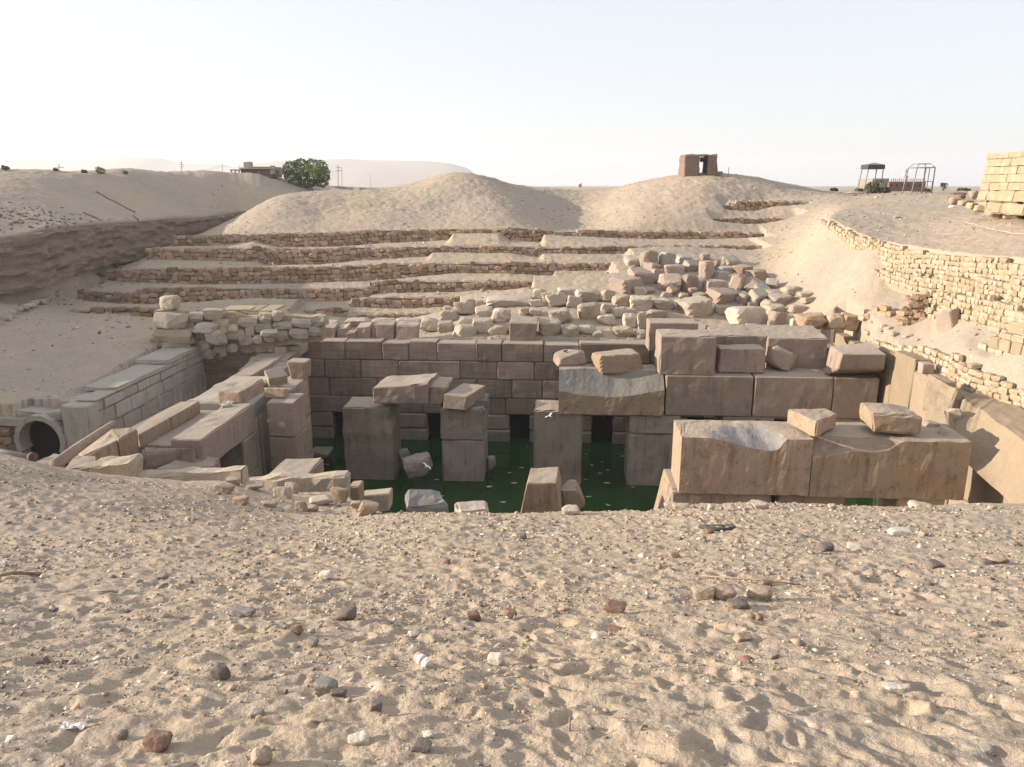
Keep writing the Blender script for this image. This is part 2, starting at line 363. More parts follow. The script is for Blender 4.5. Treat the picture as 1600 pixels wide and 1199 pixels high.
# terrace walls: (distance, [(px, py top, py bottom), ...])
TERR = {
 'F0': (65.5, [(462, 485, 488), (500, 482, 494), (545, 483, 497)]),
 'F':  (64.5, [(541, 487, 500), (600, 489, 499), (665, 490, 498), (720, 492, 496)]),
 'E':  (67.5, [(548, 465, 481), (600, 464, 483), (650, 464, 483), (700, 464, 480), (760, 463, 474), (832, 461, 467)]),
 'D1': (71.0, [(577, 438, 461), (600, 439, 459), (700, 439, 457), (800, 438, 453), (852, 440, 451), (880, 441, 450), (956, 440, 450)]),
 'D':  (70.0, [(90, 452, 463), (150, 455, 472), (205, 457, 479), (232, 448, 479), (300, 449, 476), (400, 450, 475), (480, 450, 472), (540, 450, 471), (580, 451, 466)]),
 'C':  (75.0, [(155, 424, 438), (200, 420, 441), (300, 419, 445), (400, 418, 444), (460, 417, 443), (560, 415, 440), (605, 412, 438), (650, 411, 433), (700, 411, 428), (800, 410, 428), (863, 409, 432), (867, 411, 424), (985, 411, 423)]),
 'B':  (80.0, [(230, 387, 406), (290, 387, 407), (400, 387, 409), (413, 387, 415), (500, 387, 414), (560, 386, 408), (670, 385, 401), (676, 385, 395), (800, 384, 396), (842, 385, 403), (848, 387, 397), (960, 384, 397), (1050, 383, 397), (1190, 384, 395)]),
 'A':  (85.0, [(268, 371, 386), (342, 366, 384), (400, 366, 378), (445, 364, 389), (550, 361, 385), (600, 359, 380), (700, 357, 376), (708, 357, 365), (780, 357, 364), (796, 355, 375), (845, 357, 379), (850, 361, 367), (985, 360, 373), (1100, 361, 374), (1195, 364, 371)]),
 'R2': (89.0, [(1112, 342, 358), (1140, 340, 358), (1180, 341, 353), (1240, 341, 346)]),
 'R1': (93.5, [(1128, 321, 338), (1150, 314, 337), (1200, 313, 326), (1250, 314, 320)]),
}
def terr_line(key):
    Y, L = TERR[key]; out = []
    for px, pt, pb in L:
        t = W(px, pt, Y); out.append((t[0], Y, t[2], zat(pb, Y - 0.5)))
    return np.array(out)
TLN = {k: terr_line(k) for k in TERR}
TORDER = ['F0', 'F', 'E', 'D', 'D1', 'C', 'B', 'A']

def base_height(x, y):
    """x, y 1-D arrays -> ground height (no fine relief)"""
    ax = np.abs(np.arctan2(x, y))
    h = TB(x, y)
    # terraces: flat strips that climb from the top of one wall to the foot of the next
    lo = np.full(x.shape, -1e9); los = np.full(x.shape, -1e9); hi = np.full(x.shape, 1e9); his = np.full(x.shape, -1e9)
    zone = (y > 60) & (y < 88) & (x > -45) & (x < 32)
    idx = np.where(zone)[0]
    if len(idx):
        X, Yy = x[idx], y[idx]
        zn = np.full(len(idx), np.nan); yn = np.full(len(idx), np.nan); zf = np.full(len(idx), np.nan); yf = np.full(len(idx), np.nan)
        for k in TORDER:
            L = TLN[k]; Yk = L[0, 1]
            inside = (X >= L[0, 0]) & (X <= L[-1, 0])
            zt = np.interp(X, L[:, 0], L[:, 2]) - 0.06; zb = np.interp(X, L[:, 0], L[:, 3])
            behind = inside & (Yy > Yk + 0.3)
            m = behind & ((np.isnan(yn)) | (Yk > yn)); yn[m] = Yk; zn[m] = zt[m]
            front = inside & (Yy <= Yk + 0.3)
            m = front & ((np.isnan(yf)) | (Yk < yf)); yf[m] = Yk; zf[m] = zb[m]
        hb = h[idx]; hn = hb.copy()
        both = ~np.isnan(yn) & ~np.isnan(yf)
        t = np.clip((Yy - yn) / (yf - yn - 0.2), 0, 1)
        tt = t * 0.75 + 0.25 * t * t
        hn[both] = (zn + (zf - zn) * tt)[both]
        only_f = np.isnan(yn) & ~np.isnan(yf)          # in front of the lowest wall
        w = 1 - sstep(0.3, 4.0, yf - Yy); hn[only_f] = (hb + (zf - hb) * w)[only_f]
        only_n = ~np.isnan(yn) & np.isnan(yf)
        w = 1 - sstep(0.0, 2.5, Yy - yn); hn[only_n] = (hb + (zn - hb) * w)[only_n]
        h[idx] = hn
    # small walls on the slope right of the hut
    for k in ('R2', 'R1'):
        L = TLN[k]; Yk = L[0, 1]
        m = (x > L[0, 0]) & (x < L[-1, 0] + 1) & (y > Yk - 1.5) & (y < Yk + 4)
        zt = np.interp(x, L[:, 0], L[:, 2]); zb = np.interp(x, L[:, 0], L[:, 3])
        up = y > Yk + 0.25
        w = np.where(up, 1 - sstep(0.2, 3.5, y - Yk), 1 - sstep(0.2, 1.4, Yk - y))
        h = np.where(m, h + (np.where(up, zt - 0.05, zb) - h) * w, h)
    # the left plateau beyond the earth cliff
    m = (x < 10) & (y > 5)
    idx = np.where(m)[0]
    if len(idx):
        sd = side_dist(CLIFF, x[idx], y[idx]) - 0.25
        wid = 0.35 + 3.5 * sstep(112, 150, y[idx]) + 6 * (1 - sstep(30, 46, y[idx]))
        w = sstep(-0.5, 0.5, sd / wid) * sstep(10, 34, y[idx])
        k = np.where(w > 1e-4)[0]
        if len(k):
            hl = TL(x[idx][k], y[idx][k]); h[idx[k]] = h[idx[k]] * (1 - w[k]) + hl * w[k]
    # the right plateau above the retaining wall
    idx = np.where((x > 10) & (y > 8))[0]
    if len(idx):
        sd = side_dist(RWALL, x[idx], y[idx])
        lim = np.interp(y[idx], [66, 112, 200], [RWALL[0, 0], 45.0, 80.0])
        sd = np.where(y[idx] > 66, x[idx] - lim, sd)
        wid = 0.35 + 5 * sstep(62, 80, y[idx]) + 4 * (1 - sstep(22, 30, y[idx]))
        w = sstep(-0.5, 0.5, (sd - 0.3) / wid) * sstep(14, 27, y[idx])
        k = np.where(w > 1e-4)[0]
        if len(k):
            hr = TR(x[idx][k], y[idx][k]); h[idx[k]] = h[idx[k]] * (1 - w[k]) + hr * w[k]
    # flat behind the camera
    wb = sstep(1.25, 2.0, ax); h = h * (1 - wb) - 1.7 * wb
    return h

RIMW = np.array([W(*p) for p in RIM]); RIMT = np.arctan2(RIMW[:, 0], RIMW[:, 1])
def pit_height(x, y, h):
    """cut the excavated hall, the side channel and the near slope out of the ground"""
    u = x * CT - y * ST; v = x * ST + y * CT
    th = np.arctan2(x, y)
    yr = np.interp(th, RIMT, RIMW[:, 1]); zr = np.interp(th, RIMT, RIMW[:, 2])
    slope = zr - (y - yr) * 0.85
    hall = (u > np.where(v > 42.4, -17.4, -14.95)) & (u < 18.75) & (v < 52.7)
    chan = ~hall & (u > -22.9) & (u <= -14.95) & (v < 48.6) & ((u < -18.4) | (v < 36.6))
    front = (u > -30) & (u <= -22.9) & ((v < 35.8) | ((u > -26.5) & (v < 36.6)))
    cut = (y > yr) & (hall | chan | front)
    floor = np.where(hall, -19.0, np.where(front, -14.0, -13.4))
    ust = np.interp(v, [30, 32, 34.3, 36.5, 39, 42], [21.3, 20.7, 19.9, 19.5, 19.1, 18.9])
    h = np.where((u > 18.5) & (v < 40.5) & (v > 22), np.minimum(h, -9.95 + 8 * np.maximum(0, u - ust - 0.15)), h)
    h = np.where((u > 18.5) & (v < 39.5) & (v > 22), np.minimum(h, -8.65 + 1.9 * np.maximum(0, u - ust - 0.1) + 1.2 * np.maximum(0, v - 37.5)), h)
    h = np.where((u > -25.1) & (u < -22.8) & (v > 36.2) & (v < 48.8), np.minimum(h, -10.5), h)
    h = np.where((u > -18.6) & (u < -14.8) & (v > 36.4) & (v < 48.5), np.minimum(h, -11.3), h)
    return np.where(cut, np.maximum(np.minimum(slope, h), floor), h), cut

def relief(x, y, h, cut):
    r = np.hypot(x, y)
    n = np.zeros_like(x)
    nearw = 1 - sstep(15, 30, r)
    idx = np.where(nearw > 0)[0]
    X, Y_ = x[idx], y[idx]
    w = fbm(X * 0.7, Y_ * 0.7, 3)
    wx, wy = X + 0.12 * fbm(X * 2 + 5, Y_ * 2, 2), Y_ + 0.12 * fbm(X * 2, Y_ * 2 + 9, 2)
    amt = 0.6 + 0.6 * sstep(-0.3, 0.35, fbm(X * 0.35 + 3, Y_ * 0.35, 2))
    d = 0.07 * fbm(X * 0.45, Y_ * 0.45, 2) + 0.03 * fbm(wx * 1.5, wy * 1.9, 2) + 0.018 * fbm(X * 6, Y_ * 6, 3) + 0.006 * fbm(X * 22, Y_ * 22, 3, 0.6)
    d += amt * dents(wx, wy, 0.46, 0.046, seed=3) + amt * dents(wx + 3.3, wy - 1.7, 0.30, 0.040, seed=11, prob=0.75) + amt * dents(wx + 1.3, wy - 4.7, 0.15, 0.021, seed=17, prob=0.75)
    d += 0.04 * np.maximum(0, fbm(wx * 2.6 + 40, wy * 3.4, 3) - 0.1)
    n[idx] += d * nearw[idx] * 0.85
    farw = sstep(15, 30, r) * (1 - sstep(400, 900, r))
    idx = np.where(farw > 0)[0]; X, Y_ = x[idx], y[idx]
    d = 0.10 * fbm(X * 0.5, Y_ * 0.5, 4, 0.6) + 0.085 * fbm(X * 1.7, Y_ * 1.7, 3, 0.65)
    hill = sstep(86, 96, Y_)
    d += hill * 0.25 * fbm(X * 0.14, Y_ * 0.14, 3)
    n[idx] += d * farw[idx] * (0.65 + 0.35 * hill)
    return n * np.where(cut, 0.5, 1)

def ground_z(x, y, fine=True):
    x = np.atleast_1d(np.asarray(x, float)); y = np.atleast_1d(np.asarray(y, float))
    h, cut = pit_height(x, y, base_height(x, y))
    return h + (relief(x, y, h, cut) if fine else 0)
def on_ground(px, py, r0=1.5, r1=170.0, cutok=False):
    """where the ray of a photo pixel meets the ground"""
    r = ray(px, py); t = np.exp(np.linspace(math.log(r0), math.log(r1), 420))
    P = r[None] * t[:, None]
    h = ground_z(P[:, 0], P[:, 1])
    k = np.argmax(P[:, 2] < h)
    if k == 0: return P[-1] if P[0, 2] >= h[0] else P[0]
    a, b = P[k - 1], P[k]; da, db = a[2] - h[k - 1], h[k] - b[2]
    return a + (b - a) * da / (da + db + 1e-9)

def build_ground():
    th = np.concatenate([np.linspace(-math.pi, -0.84, 50)[:-1], np.linspace(-0.84, 0.84, 921), np.linspace(0.84, math.pi, 50)[1:]])
    r = np.concatenate([[0.0, 0.25, 0.5, 0.8], np.exp(np.linspace(math.log(1.1), math.log(22), 520)), np.arange(22.12, 60, 0.28), np.arange(60.1, 124, 0.27), np.exp(np.linspace(math.log(125), math.log(3400), 66))])
    R, T = np.meshgrid(r, th, indexing='ij')
    x, y = (R * np.sin(T)).ravel(), (R * np.cos(T)).ravel()
    h, cut = pit_height(x, y, base_height(x, y))
    z = h + relief(x, y, h, cut)
    nr, nt = R.shape
    i = np.arange(nr - 1)[:, None] * nt + np.arange(nt - 1)[None]
    F = np.stack([i, i + nt, i + nt + 1, i + 1], -1).reshape(-1, 4)[:, ::-1]
    me = mesh_np('sand_ground', np.stack([x, y, z], -1), F)
    o = link_mesh('sand_ground', me, M['sand']); tag(o, kind='structure')
    return o
build_ground()

# ------------------------------------------------------------------ far plateau and the air
def build_mountain(name, pts, D, back):
    """a long ridge: foot, broken front slope, top, back slope"""
    px = np.arange(pts[0][0], pts[-1][0] + 1, 4.0)
    py = np.interp(px, [p[0] for p in pts], [p[1] for p in pts])
    V = []; rows = 9
    for j in range(rows):
        for a, b in zip(px, py):
            top = W(a, b, D); hgt = top[2] + 8
            t = j / (rows - 1)
            zz = -8 + hgt * (math.sin(min(1, t * 1.6) * math.pi / 2) if t < 0.63 else math.cos((t - 0.63) / 0.37 * math.pi / 2))
            zz += (hgt * 0.12 * mnoise.noise(Vector((a * 0.012, j * 0.5, 3))) * (1 if 0 < t < 0.6 else 0))
            V.append((top[0], D - back * 0.6 + back * 1.4 * t, max(zz, -12)))
    n = len(px); i = np.arange(rows - 1)[:, None] * n + np.arange(n - 1)[None]
    F = np.stack([i, i + 1, i + n + 1, i + n], -1).reshape(-1, 4)
    tag(link_mesh(name, mesh_np(name, V, F), M['mountain']), kind='structure')
build_mountain('distant_hills', [(-500, 262), (-200, 248), (0, 245), (60, 250), (110, 249), (150, 243), (230, 246), (262, 253), (330, 255), (352, 262)], 2700, 400)
build_mountain('distant_hills', [(330, 262), (380, 254), (430, 249), (500, 247), (600, 249), (660, 250), (700, 254), (728, 262), (742, 273), (752, 284)], 2400, 400)

def build_haze():
    me = bpy.data.meshes.new('haze'); bm = bmesh.new(); bmesh.ops.create_cube(bm, size=2.0)
    for v in bm.verts:
        v.co = (v.co.x * 3500, v.co.y * 3500, 45 + v.co.z * 68)
    bm.to_mesh(me); bm.free()
    m, nt, N, L, B = new_mat('dusty_air'); N.remove(B)
    pv = N.new('ShaderNodeVolumePrincipled'); pv.inputs['Color'].default_value = (0.90, 0.93, 0.99, 1)
    pv.inputs['Density'].default_value = HAZE_DENSITY; pv.inputs['Anisotropy'].default_value = 0.3
    L.new(pv.outputs[0], nt.nodes['Material Output'].inputs['Volume'])
    tag(link_mesh('haze', me, m), kind='stuff')
HAZE_DENSITY = 0.00028
build_haze()

# ------------------------------------------------------------------ stone building tools
_gridcache = {}
def _cubegrid(nx, ny, nz):
    key = (nx, ny, nz)
    if key in _gridcache: return _gridcache[key]
    ids = {}; P = []
    def vid(i, j, k):
        if (i, j, k) not in ids: ids[(i, j, k)] = len(P); P.append((i, j, k))
        return ids[(i, j, k)]
    F = []
    for i in range(nx):
        for j in range(ny):
            F.append((vid(i, j, 0), vid(i, j + 1, 0), vid(i + 1, j + 1, 0), vid(i + 1, j, 0)))
            F.append((vid(i, j, nz), vid(i + 1, j, nz), vid(i + 1, j + 1, nz), vid(i, j + 1, nz)))
    for i in range(nx):
        for k in range(nz):
            F.append((vid(i, 0, k), vid(i + 1, 0, k), vid(i + 1, 0, k + 1), vid(i, 0, k + 1)))
            F.append((vid(i, ny, k), vid(i, ny, k + 1), vid(i + 1, ny, k + 1), vid(i + 1, ny, k)))
    for j in range(ny):
        for k in range(nz):
            F.append((vid(0, j, k), vid(0, j, k + 1), vid(0, j + 1, k + 1), vid(0, j + 1, k)))
            F.append((vid(nx, j, k), vid(nx, j + 1, k), vid(nx, j + 1, k + 1), vid(nx, j, k + 1)))
    _gridcache[key] = (np.array(P), F); return _gridcache[key]

def hexa(name, C, mat, parent=None, n=None, bev=0.05, rough=0.02, chip=0.08, seed=None, scoop=None, smooth=True):
    """a hewn block between 8 corners C[i][j][k] (i right, j away, k up), edges worn and chipped"""
    C = np.array(C, float).reshape(2, 2, 2, 3)
    L = [np.linalg.norm(C[1, 0, 0] - C[0, 0, 0]), np.linalg.norm(C[0, 1, 0] - C[0, 0, 0]), np.linalg.norm(C[0, 0, 1] - C[0, 0, 0])]
    if n is None: n = [int(min(12, max(3, round(l / 0.35) + 2))) for l in L]
    else: n = [n] * 3 if isinstance(n, int) else list(n)
    P, F = _cubegrid(*n)
    if seed is None: seed = random.random() * 100
    par = []
    for a in range(3):
        e = min(0.2, bev / max(L[a], 0.05)); m = n[a]
        t = np.concatenate([[0], np.linspace(e, 1 - e, m - 1), [1]]) if m > 1 else np.array([0., 1.])
        par.append((t, e))
    T = np.stack([par[a][0][P[:, a]] for a in range(3)], 1)
    ext = np.stack([(P[:, a] == 0) | (P[:, a] == n[a]) for a in range(3)], 1); ne = ext.sum(1)
    V = np.zeros((len(P), 3))
    cen = C.reshape(-1, 3).mean(0)
    def tri(T):
        t0, t1, t2 = T[:, 0:1], T[:, 1:2], T[:, 2:3]
        r = 0
        for i in (0, 1):
            for j in (0, 1):
                for k in (0, 1):
                    r = r + (t0 if i else 1 - t0) * (t1 if j else 1 - t1) * (t2 if k else 1 - t2) * C[i, j, k]
        return r
    base = tri(T)
    nz = np.array([mnoise.noise(Vector((p[0] * 0.9 + seed, p[1] * 0.9, p[2] * 0.9))) for p in base])
    nz2 = np.array([mnoise.noise(Vector((p[0] * 3.1, p[1] * 3.1 + seed, p[2] * 3.1))) for p in base])
    T2 = T.copy()
    for a in range(3):
        e = par[a][1]
        c = np.maximum(0, nz2 + 0.5 * nz) * chip / max(L[a], 0.05)
        sh = np.where(ne >= 2, e * 0.38 * (1 + 0.3 * (ne - 2)) + c * (0.8 + 0.4 * (ne - 2)), 0)
        sh = np.minimum(sh, 0.3)
        T2[:, a] = np.where(ext[:, a], np.where(P[:, a] == 0, sh, 1 - sh), T[:, a])
    V = tri(T2)
    axes = [C[1, 0, 0] - C[0, 0, 0], C[0, 1, 0] - C[0, 0, 0], C[0, 0, 1] - C[0, 0, 0]]
    for a in range(3):
        d = axes[a] / max(L[a], 1e-6)
        s = np.where(P[:, a] == 0, -1.0, np.where(P[:, a] == n[a], 1.0, 0.0))
        V += (s * (nz * rough * 1.3 + nz2 * rough * 0.8))[:, None] * d[None]
    if scoop is not None: V = scoop(V, T)
    o0 = V.mean(0) if parent is None else np.zeros(3)
    me = mesh_np(name, V - o0, F, smooth=False)
    o = link_mesh(name, me, mat, parent)
    if parent is None: o.location = tuple(o0)
    elif parent.type == 'EMPTY' or parent.type == 'MESH': o.location = tuple(-np.array(parent.location))
    return o

def corners_front(q, depth, dz=0.0, du=0.0):
    """8 corners from the front face [TL, TR, BR, BL] (world), pushed back along the hall axis"""
    TL_, TR_, BR_, BL_ = [np.array(p, float) for p in q]
    b = np.array([ST * depth + CT * du, CT * depth - ST * du, 0.0]); t = b + [0, 0, dz]
    return [[[BL_, TL_], [BL_ + b, TL_ + t]], [[BR_, TR_], [BR_ + b, TR_ + t]]]
def blk(name, label, cat, px, v, depth, mat='granite', group=None, parent=None, dz=0.0, du=0.0, **kw):
    """block by its front face in the photo: px = (x0, y0, x1, y1) or four (x, y) TL TR BR BL, on the hall plane v"""
    if len(px) == 4 and not hasattr(px[0], '__len__'):
        x0, y0, x1, y1 = px; px = [(x0, y0), (x1, y0), (x1, y1), (x0, y1)]
        q = [Wv(*p, v) for p in px]
        u0 = (UV(q[0])[0] + UV(q[3])[0]) / 2; u1 = (UV(q[1])[0] + UV(q[2])[0]) / 2
        z0 = (q[2][2] + q[3][2]) / 2; z1 = (q[0][2] + q[1][2]) / 2
        q = [H(u0, v, z1), H(u1, v, z1), H(u1, v, z0), H(u0, v, z0)]
    else: q = [Wv(*p, v) for p in px]
    o = hexa(name, corners_front(q, depth, dz, du), M[mat], parent, **kw)
    if parent is None: tag(o, label, cat, group)
    elif label: o['label'] = label
    return o
def topblk(name, label, cat, px, z, hgt, mat='granite', group=None, parent=None, **kw):
    """block by its top face in the photo [near-left, near-right, far-right, far-left] at height z (or four heights)"""
    zs = [z] * 4 if not hasattr(z, '__len__') else z
    nl, nr, fr, fl = [Wz(p[0], p[1], zz) for p, zz in zip(px, zs)]
    d = np.array([0, 0, -hgt])
    o = hexa(name, [[[nl + d, nl], [fl + d, fl]], [[nr + d, nr], [fr + d, fr]]], M[mat], parent, **kw)
    if parent is None: tag(o, label, cat, group)
    elif label: o['label'] = label
    return o
def ubox(u0, u1, v0, v1, z0, z1):
    return [[[H(u0, v0, z0), H(u0, v0, z1)], [H(u0, v1, z0), H(u0, v1, z1)]], [[H(u1, v0, z0), H(u1, v0, z1)], [H(u1, v1, z0), H(u1, v1, z1)]]]

_ico = {}
def ico(sub):
    if sub not in _ico:
        bm = bmesh.new(); bmesh.ops.create_icosphere(bm, subdivisions=sub, radius=1.0)
        _ico[sub] = (np.array([v.co[:] for v in bm.verts]), [tuple(v.index for v in f.verts) for f in bm.faces]); bm.free()
    return _ico[sub]
def rock_verts(size, seed, sub=3, sharp=14.0, planes=9, boxy=0.75, rough=0.03):
    rs = np.random.RandomState(seed); D, F = ico(sub)
    N_ = [np.array(v, float) for v in ((1, 0, 0), (-1, 0, 0), (0, 1, 0), (0, -1, 0), (0, 0, 1), (0, 0, -1))]
    tilt = Matrix.Rotation(rs.uniform(-0.25, 0.25), 3, 'X') @ Matrix.Rotation(rs.uniform(-0.25, 0.25), 3, 'Y')
    R = np.array(tilt); dist = [0.8 + 0.25 * (1 - boxy) * rs.rand() for _ in N_]
    N_ = [(R @ (n + rs.uniform(-0.12, 0.12, 3) * (1.6 - boxy))) for n in N_]
    for _ in range(planes):
        n = rs.normal(size=3); n /= np.linalg.norm(n); N_.append(n); dist.append(rs.uniform(0.82, 1.12))
    N_ = np.array([n / np.linalg.norm(n) for n in N_]); dist = np.array(dist)
    inv = np.maximum(D @ N_.T, 1e-4) / dist[None]
    r = 1.0 / ((inv ** sharp).sum(1) ** (1.0 / sharp))
    V = D * r[:, None]
    nn = np.array([mnoise.noise(Vector((d[0] * 2.2 + seed, d[1] * 2.2, d[2] * 2.2))) + 0.5 * mnoise.noise(Vector((d[0] * 6, d[1] * 6 + seed, d[2] * 6))) for d in D])
    V *= (1 + rough * nn)[:, None]
    V -= (V.max(0) + V.min(0)) / 2; V /= (V.max(0) - V.min(0))
    return V * np.array(size)[None], F
KIND = {'pebble': (9, 7, 0.6, 0.07),    # sharpness, planes, boxiness, roughness
    'angular': (34, 7, 0.6, 0.025), 'slab': (30, 3, 0.95, 0.02), 'boulder': (19, 9, 0.65, 0.09), 'shard': (30, 10, 0.2, 0.03), 'boxy': (24, 6, 0.9, 0.06), 'block': (34, 1, 1.0, 0.02)}
def rock(name, label, cat, px, py, w, h, Y=None, mat='limestone', kind='boulder', dep=0.8, yaw=None, tilt=0.0, roll=0.0, group=None, sub=3, seed=None, sink=0.08, parent=None):
    """loose stone: px, py is the middle of its lower edge in the photo, w and h its size there; Y = distance (else it lies on the ground)"""
    p = on_ground(px, py) if Y is None else W(px, py, Y)
    d = depth_of(p); ww, hh = w * d / FPX, h * d / FPX
    if seed is None: seed = int(px * 7 + py * 13) % 99991
    sh, pl, bx, ro = KIND[kind]
    # the visible height holds part of the top face too
    hz = hh * (0.94 if kind in ('block', 'boxy') else 0.97); dd = ww * dep
    V, F = rock_verts((ww, dd, hz), seed, sub, sh, pl, bx, ro)
    rs = np.random.RandomState(seed)
    if yaw is None: yaw = rs.uniform(-0.35, 0.35)
    R = np.array(Matrix.Rotation(yaw, 3, 'Z') @ Matrix.Rotation(tilt, 3, 'X') @ Matrix.Rotation(roll, 3, 'Y'))
    V = V @ R.T
    V -= [0, 0, V[:, 2].min()]
    me = mesh_np(name, V, F, smooth=False)
    o = link_mesh(name, me, M[mat], parent)
    loc = p + np.array([0, dd * 0.45, -sink * hz])
    if parent is None:
        o.location = tuple(loc); tag(o, label, cat, group)
    else: o.location = tuple(loc - np.array(parent.location))
    return o

# shared meshes for the dry-stone walls: rounded blocks of at most 48 triangles
def _stone_variants(prefix, count, seed, mat, rnd=0.16):
    rs = np.random.RandomState(seed); out = []
    for i in range(count):
        P, F = _cubegrid(2, 2, 2)
        V = P.astype(float) - 1.0
        ne = (np.abs(V) > 0.5).sum(1)
        V = V * np.where(ne == 3, 0.86 - rnd * 0.3, np.where(ne == 2, 0.97 - rnd * 0.3, 1.0))[:, None]
        V += rs.uniform(-1, 1, V.shape) * rnd
        V *= 0.5
        me = mesh_np(prefix, V, F, smooth=False); me.materials.append(mat); out.append(me)
    return out
SV = {'terrace': _stone_variants('terrace_stone', 14, 5, M['terrace']),
      'yellow': _stone_variants('limestone_stone', 14, 9, M['limestone_yellow'], 0.13),
      'lime': _stone_variants('pale_stone', 12, 13, M['limestone'], 0.12)}

def rubble_wall(label, line, sw, sh, variant, core_mat, thick=0.5, seed=1, cap=300, group=None, name='retaining_wall', cat='stone wall', batter=0.0, ragged=0.35, dep=None, jit=0.12, skip=0.0):
    """dry-stone wall along line [(x, y, z top, z bottom)], seen from its right-hand side ... stones are parts"""
    line = np.array(line, float); rs = np.random.RandomState(seed)
    seg = np.hypot(np.diff(line[:, 0]), np.diff(line[:, 1])); s = np.concatenate([[0], np.cumsum(seg)]); tot = s[-1]
    def at(q):
        x, y, zt, zb = [np.interp(q, s, line[:, c]) for c in range(4)]
        q2 = min(q + 0.3, tot); q1 = max(q2 - 0.6, 0)
        tx, ty = np.interp(q2, s, line[:, 0]) - np.interp(q1, s, line[:, 0]), np.interp(q2, s, line[:, 1]) - np.interp(q1, s, line[:, 1])
        l = math.hypot(tx, ty) + 1e-9; return x, y, zt, zb, tx / l, ty / l
    mx, my = line[:, 0].mean(), line[:, 1].mean()
    root = empty(name, (line[len(line) // 2, 0], line[len(line) // 2, 1], line[len(line) // 2, 3]), label, cat, group)
    rl = np.array(root.location)
    dep = dep or sw * 0.85
    hmax = (line[:, 2] - line[:, 3]).max(); rows = int(math.ceil(hmax / sh)) + 1
    stones = []
    for r in range(rows):
        q = rs.uniform(-0.5, 0.3) * sw
        while q < tot:
            w = sw * rs.uniform(0.6, 1.5); qc = q + w / 2; q += w
            if qc > tot or qc < 0: continue
            x, y, zt, zb, tx, ty = at(qc)
            hh = sh * rs.uniform(0.85, 1.2); zc = zb - 0.1 + (r + 0.5) * sh + rs.uniform(-jit, jit) * sh
            if zc > zt - sh * (0.5 - ragged * rs.rand()): continue
            if skip and rs.rand() < skip: continue
            nx, ny = ty, -tx            # towards the viewer / open side
            back = batter * (zc - zb) + rs.uniform(-0.05, 0.05)
            px_, py_ = x - nx * (back + dep * 0.35), y - ny * (back + dep * 0.35)
            stones.append((px_, py_, zc, math.atan2(ty, tx) + rs.uniform(-0.12, 0.12), w * 1.03, dep * rs.uniform(0.85, 1.15), hh * 1.05, rs.uniform(-0.1, 0.1), rs.randint(0, 1000)))
    stones.sort(key=lambda t: (t[0] ** 2 + t[1] ** 2) / (t[4] * t[6]))
    vs = SV[variant]
    for k, (x, y, z, a, w, d, h, ro, vi) in enumerate(stones[:cap]):
        o = bpy.data.objects.new('stone', vs[vi % len(vs)]); COL.objects.link(o); o.parent = root
        o.location = (x - rl[0], y - rl[1], z - rl[2]); o.rotation_euler = (0, ro, a); o.scale = (w, d, h)
    rest = stones[cap:]
    if rest:
        VV, FF, off = [], [], 0
        Pg, Fg = _cubegrid(2, 2, 2)
        for (x, y, z, a, w, d, h, ro, vi) in rest:
            me = vs[vi % len(vs)]; co = np.empty(len(me.vertices) * 3, dtype=np.float32); me.vertices.foreach_get('co', co); co = co.reshape(-1, 3) * [w, d, h]
            R = np.array(Matrix.Rotation(a, 3, 'Z') @ Matrix.Rotation(ro, 3, 'Y'))
            VV.append(co @ R.T + [x - rl[0], y - rl[1], z - rl[2]]); FF += [tuple(i + off for i in f) for f in Fg]; off += len(co)
        o = link_mesh('stone_infill', mesh_np('stone_infill', np.concatenate(VV), FF), vs[0].materials[0], root); tag(o, kind='stuff')
    if hmax < 0.62: return root
    # the packing behind the stones
    V, F = [], []; ns = max(2, int(tot / 0.8))
    for i in range(ns + 1):
        x, y, zt, zb, tx, ty = at(tot * i / ns); nx, ny = ty, -tx
        zt2 = zt - 0.12 - 0.1 * sh; f = dep * 0.30
        for (o_, z_) in ((f, zb - 0.5), (f + batter * (zt - zb), max(zt2, zb - 0.4)), (f + batter * (zt - zb) + thick, max(zt2, zb - 0.4)), (f + thick, zb - 0.5)):
            V.append((x - nx * o_ - rl[0], y - ny * o_ - rl[1], z_ - rl[2]))
    for i in range(ns):
        b = i * 4
        for k in range(4): F.append((b + k, b + (k + 1) % 4, b + 4 + (k + 1) % 4, b + 4 + k))
    F.append((3, 2, 1, 0)); e = ns * 4; F.append((e, e + 1, e + 2, e + 3))
    link_mesh('wall_core', mesh_np('wall_core', V, F, False), core_mat, root)
    return root

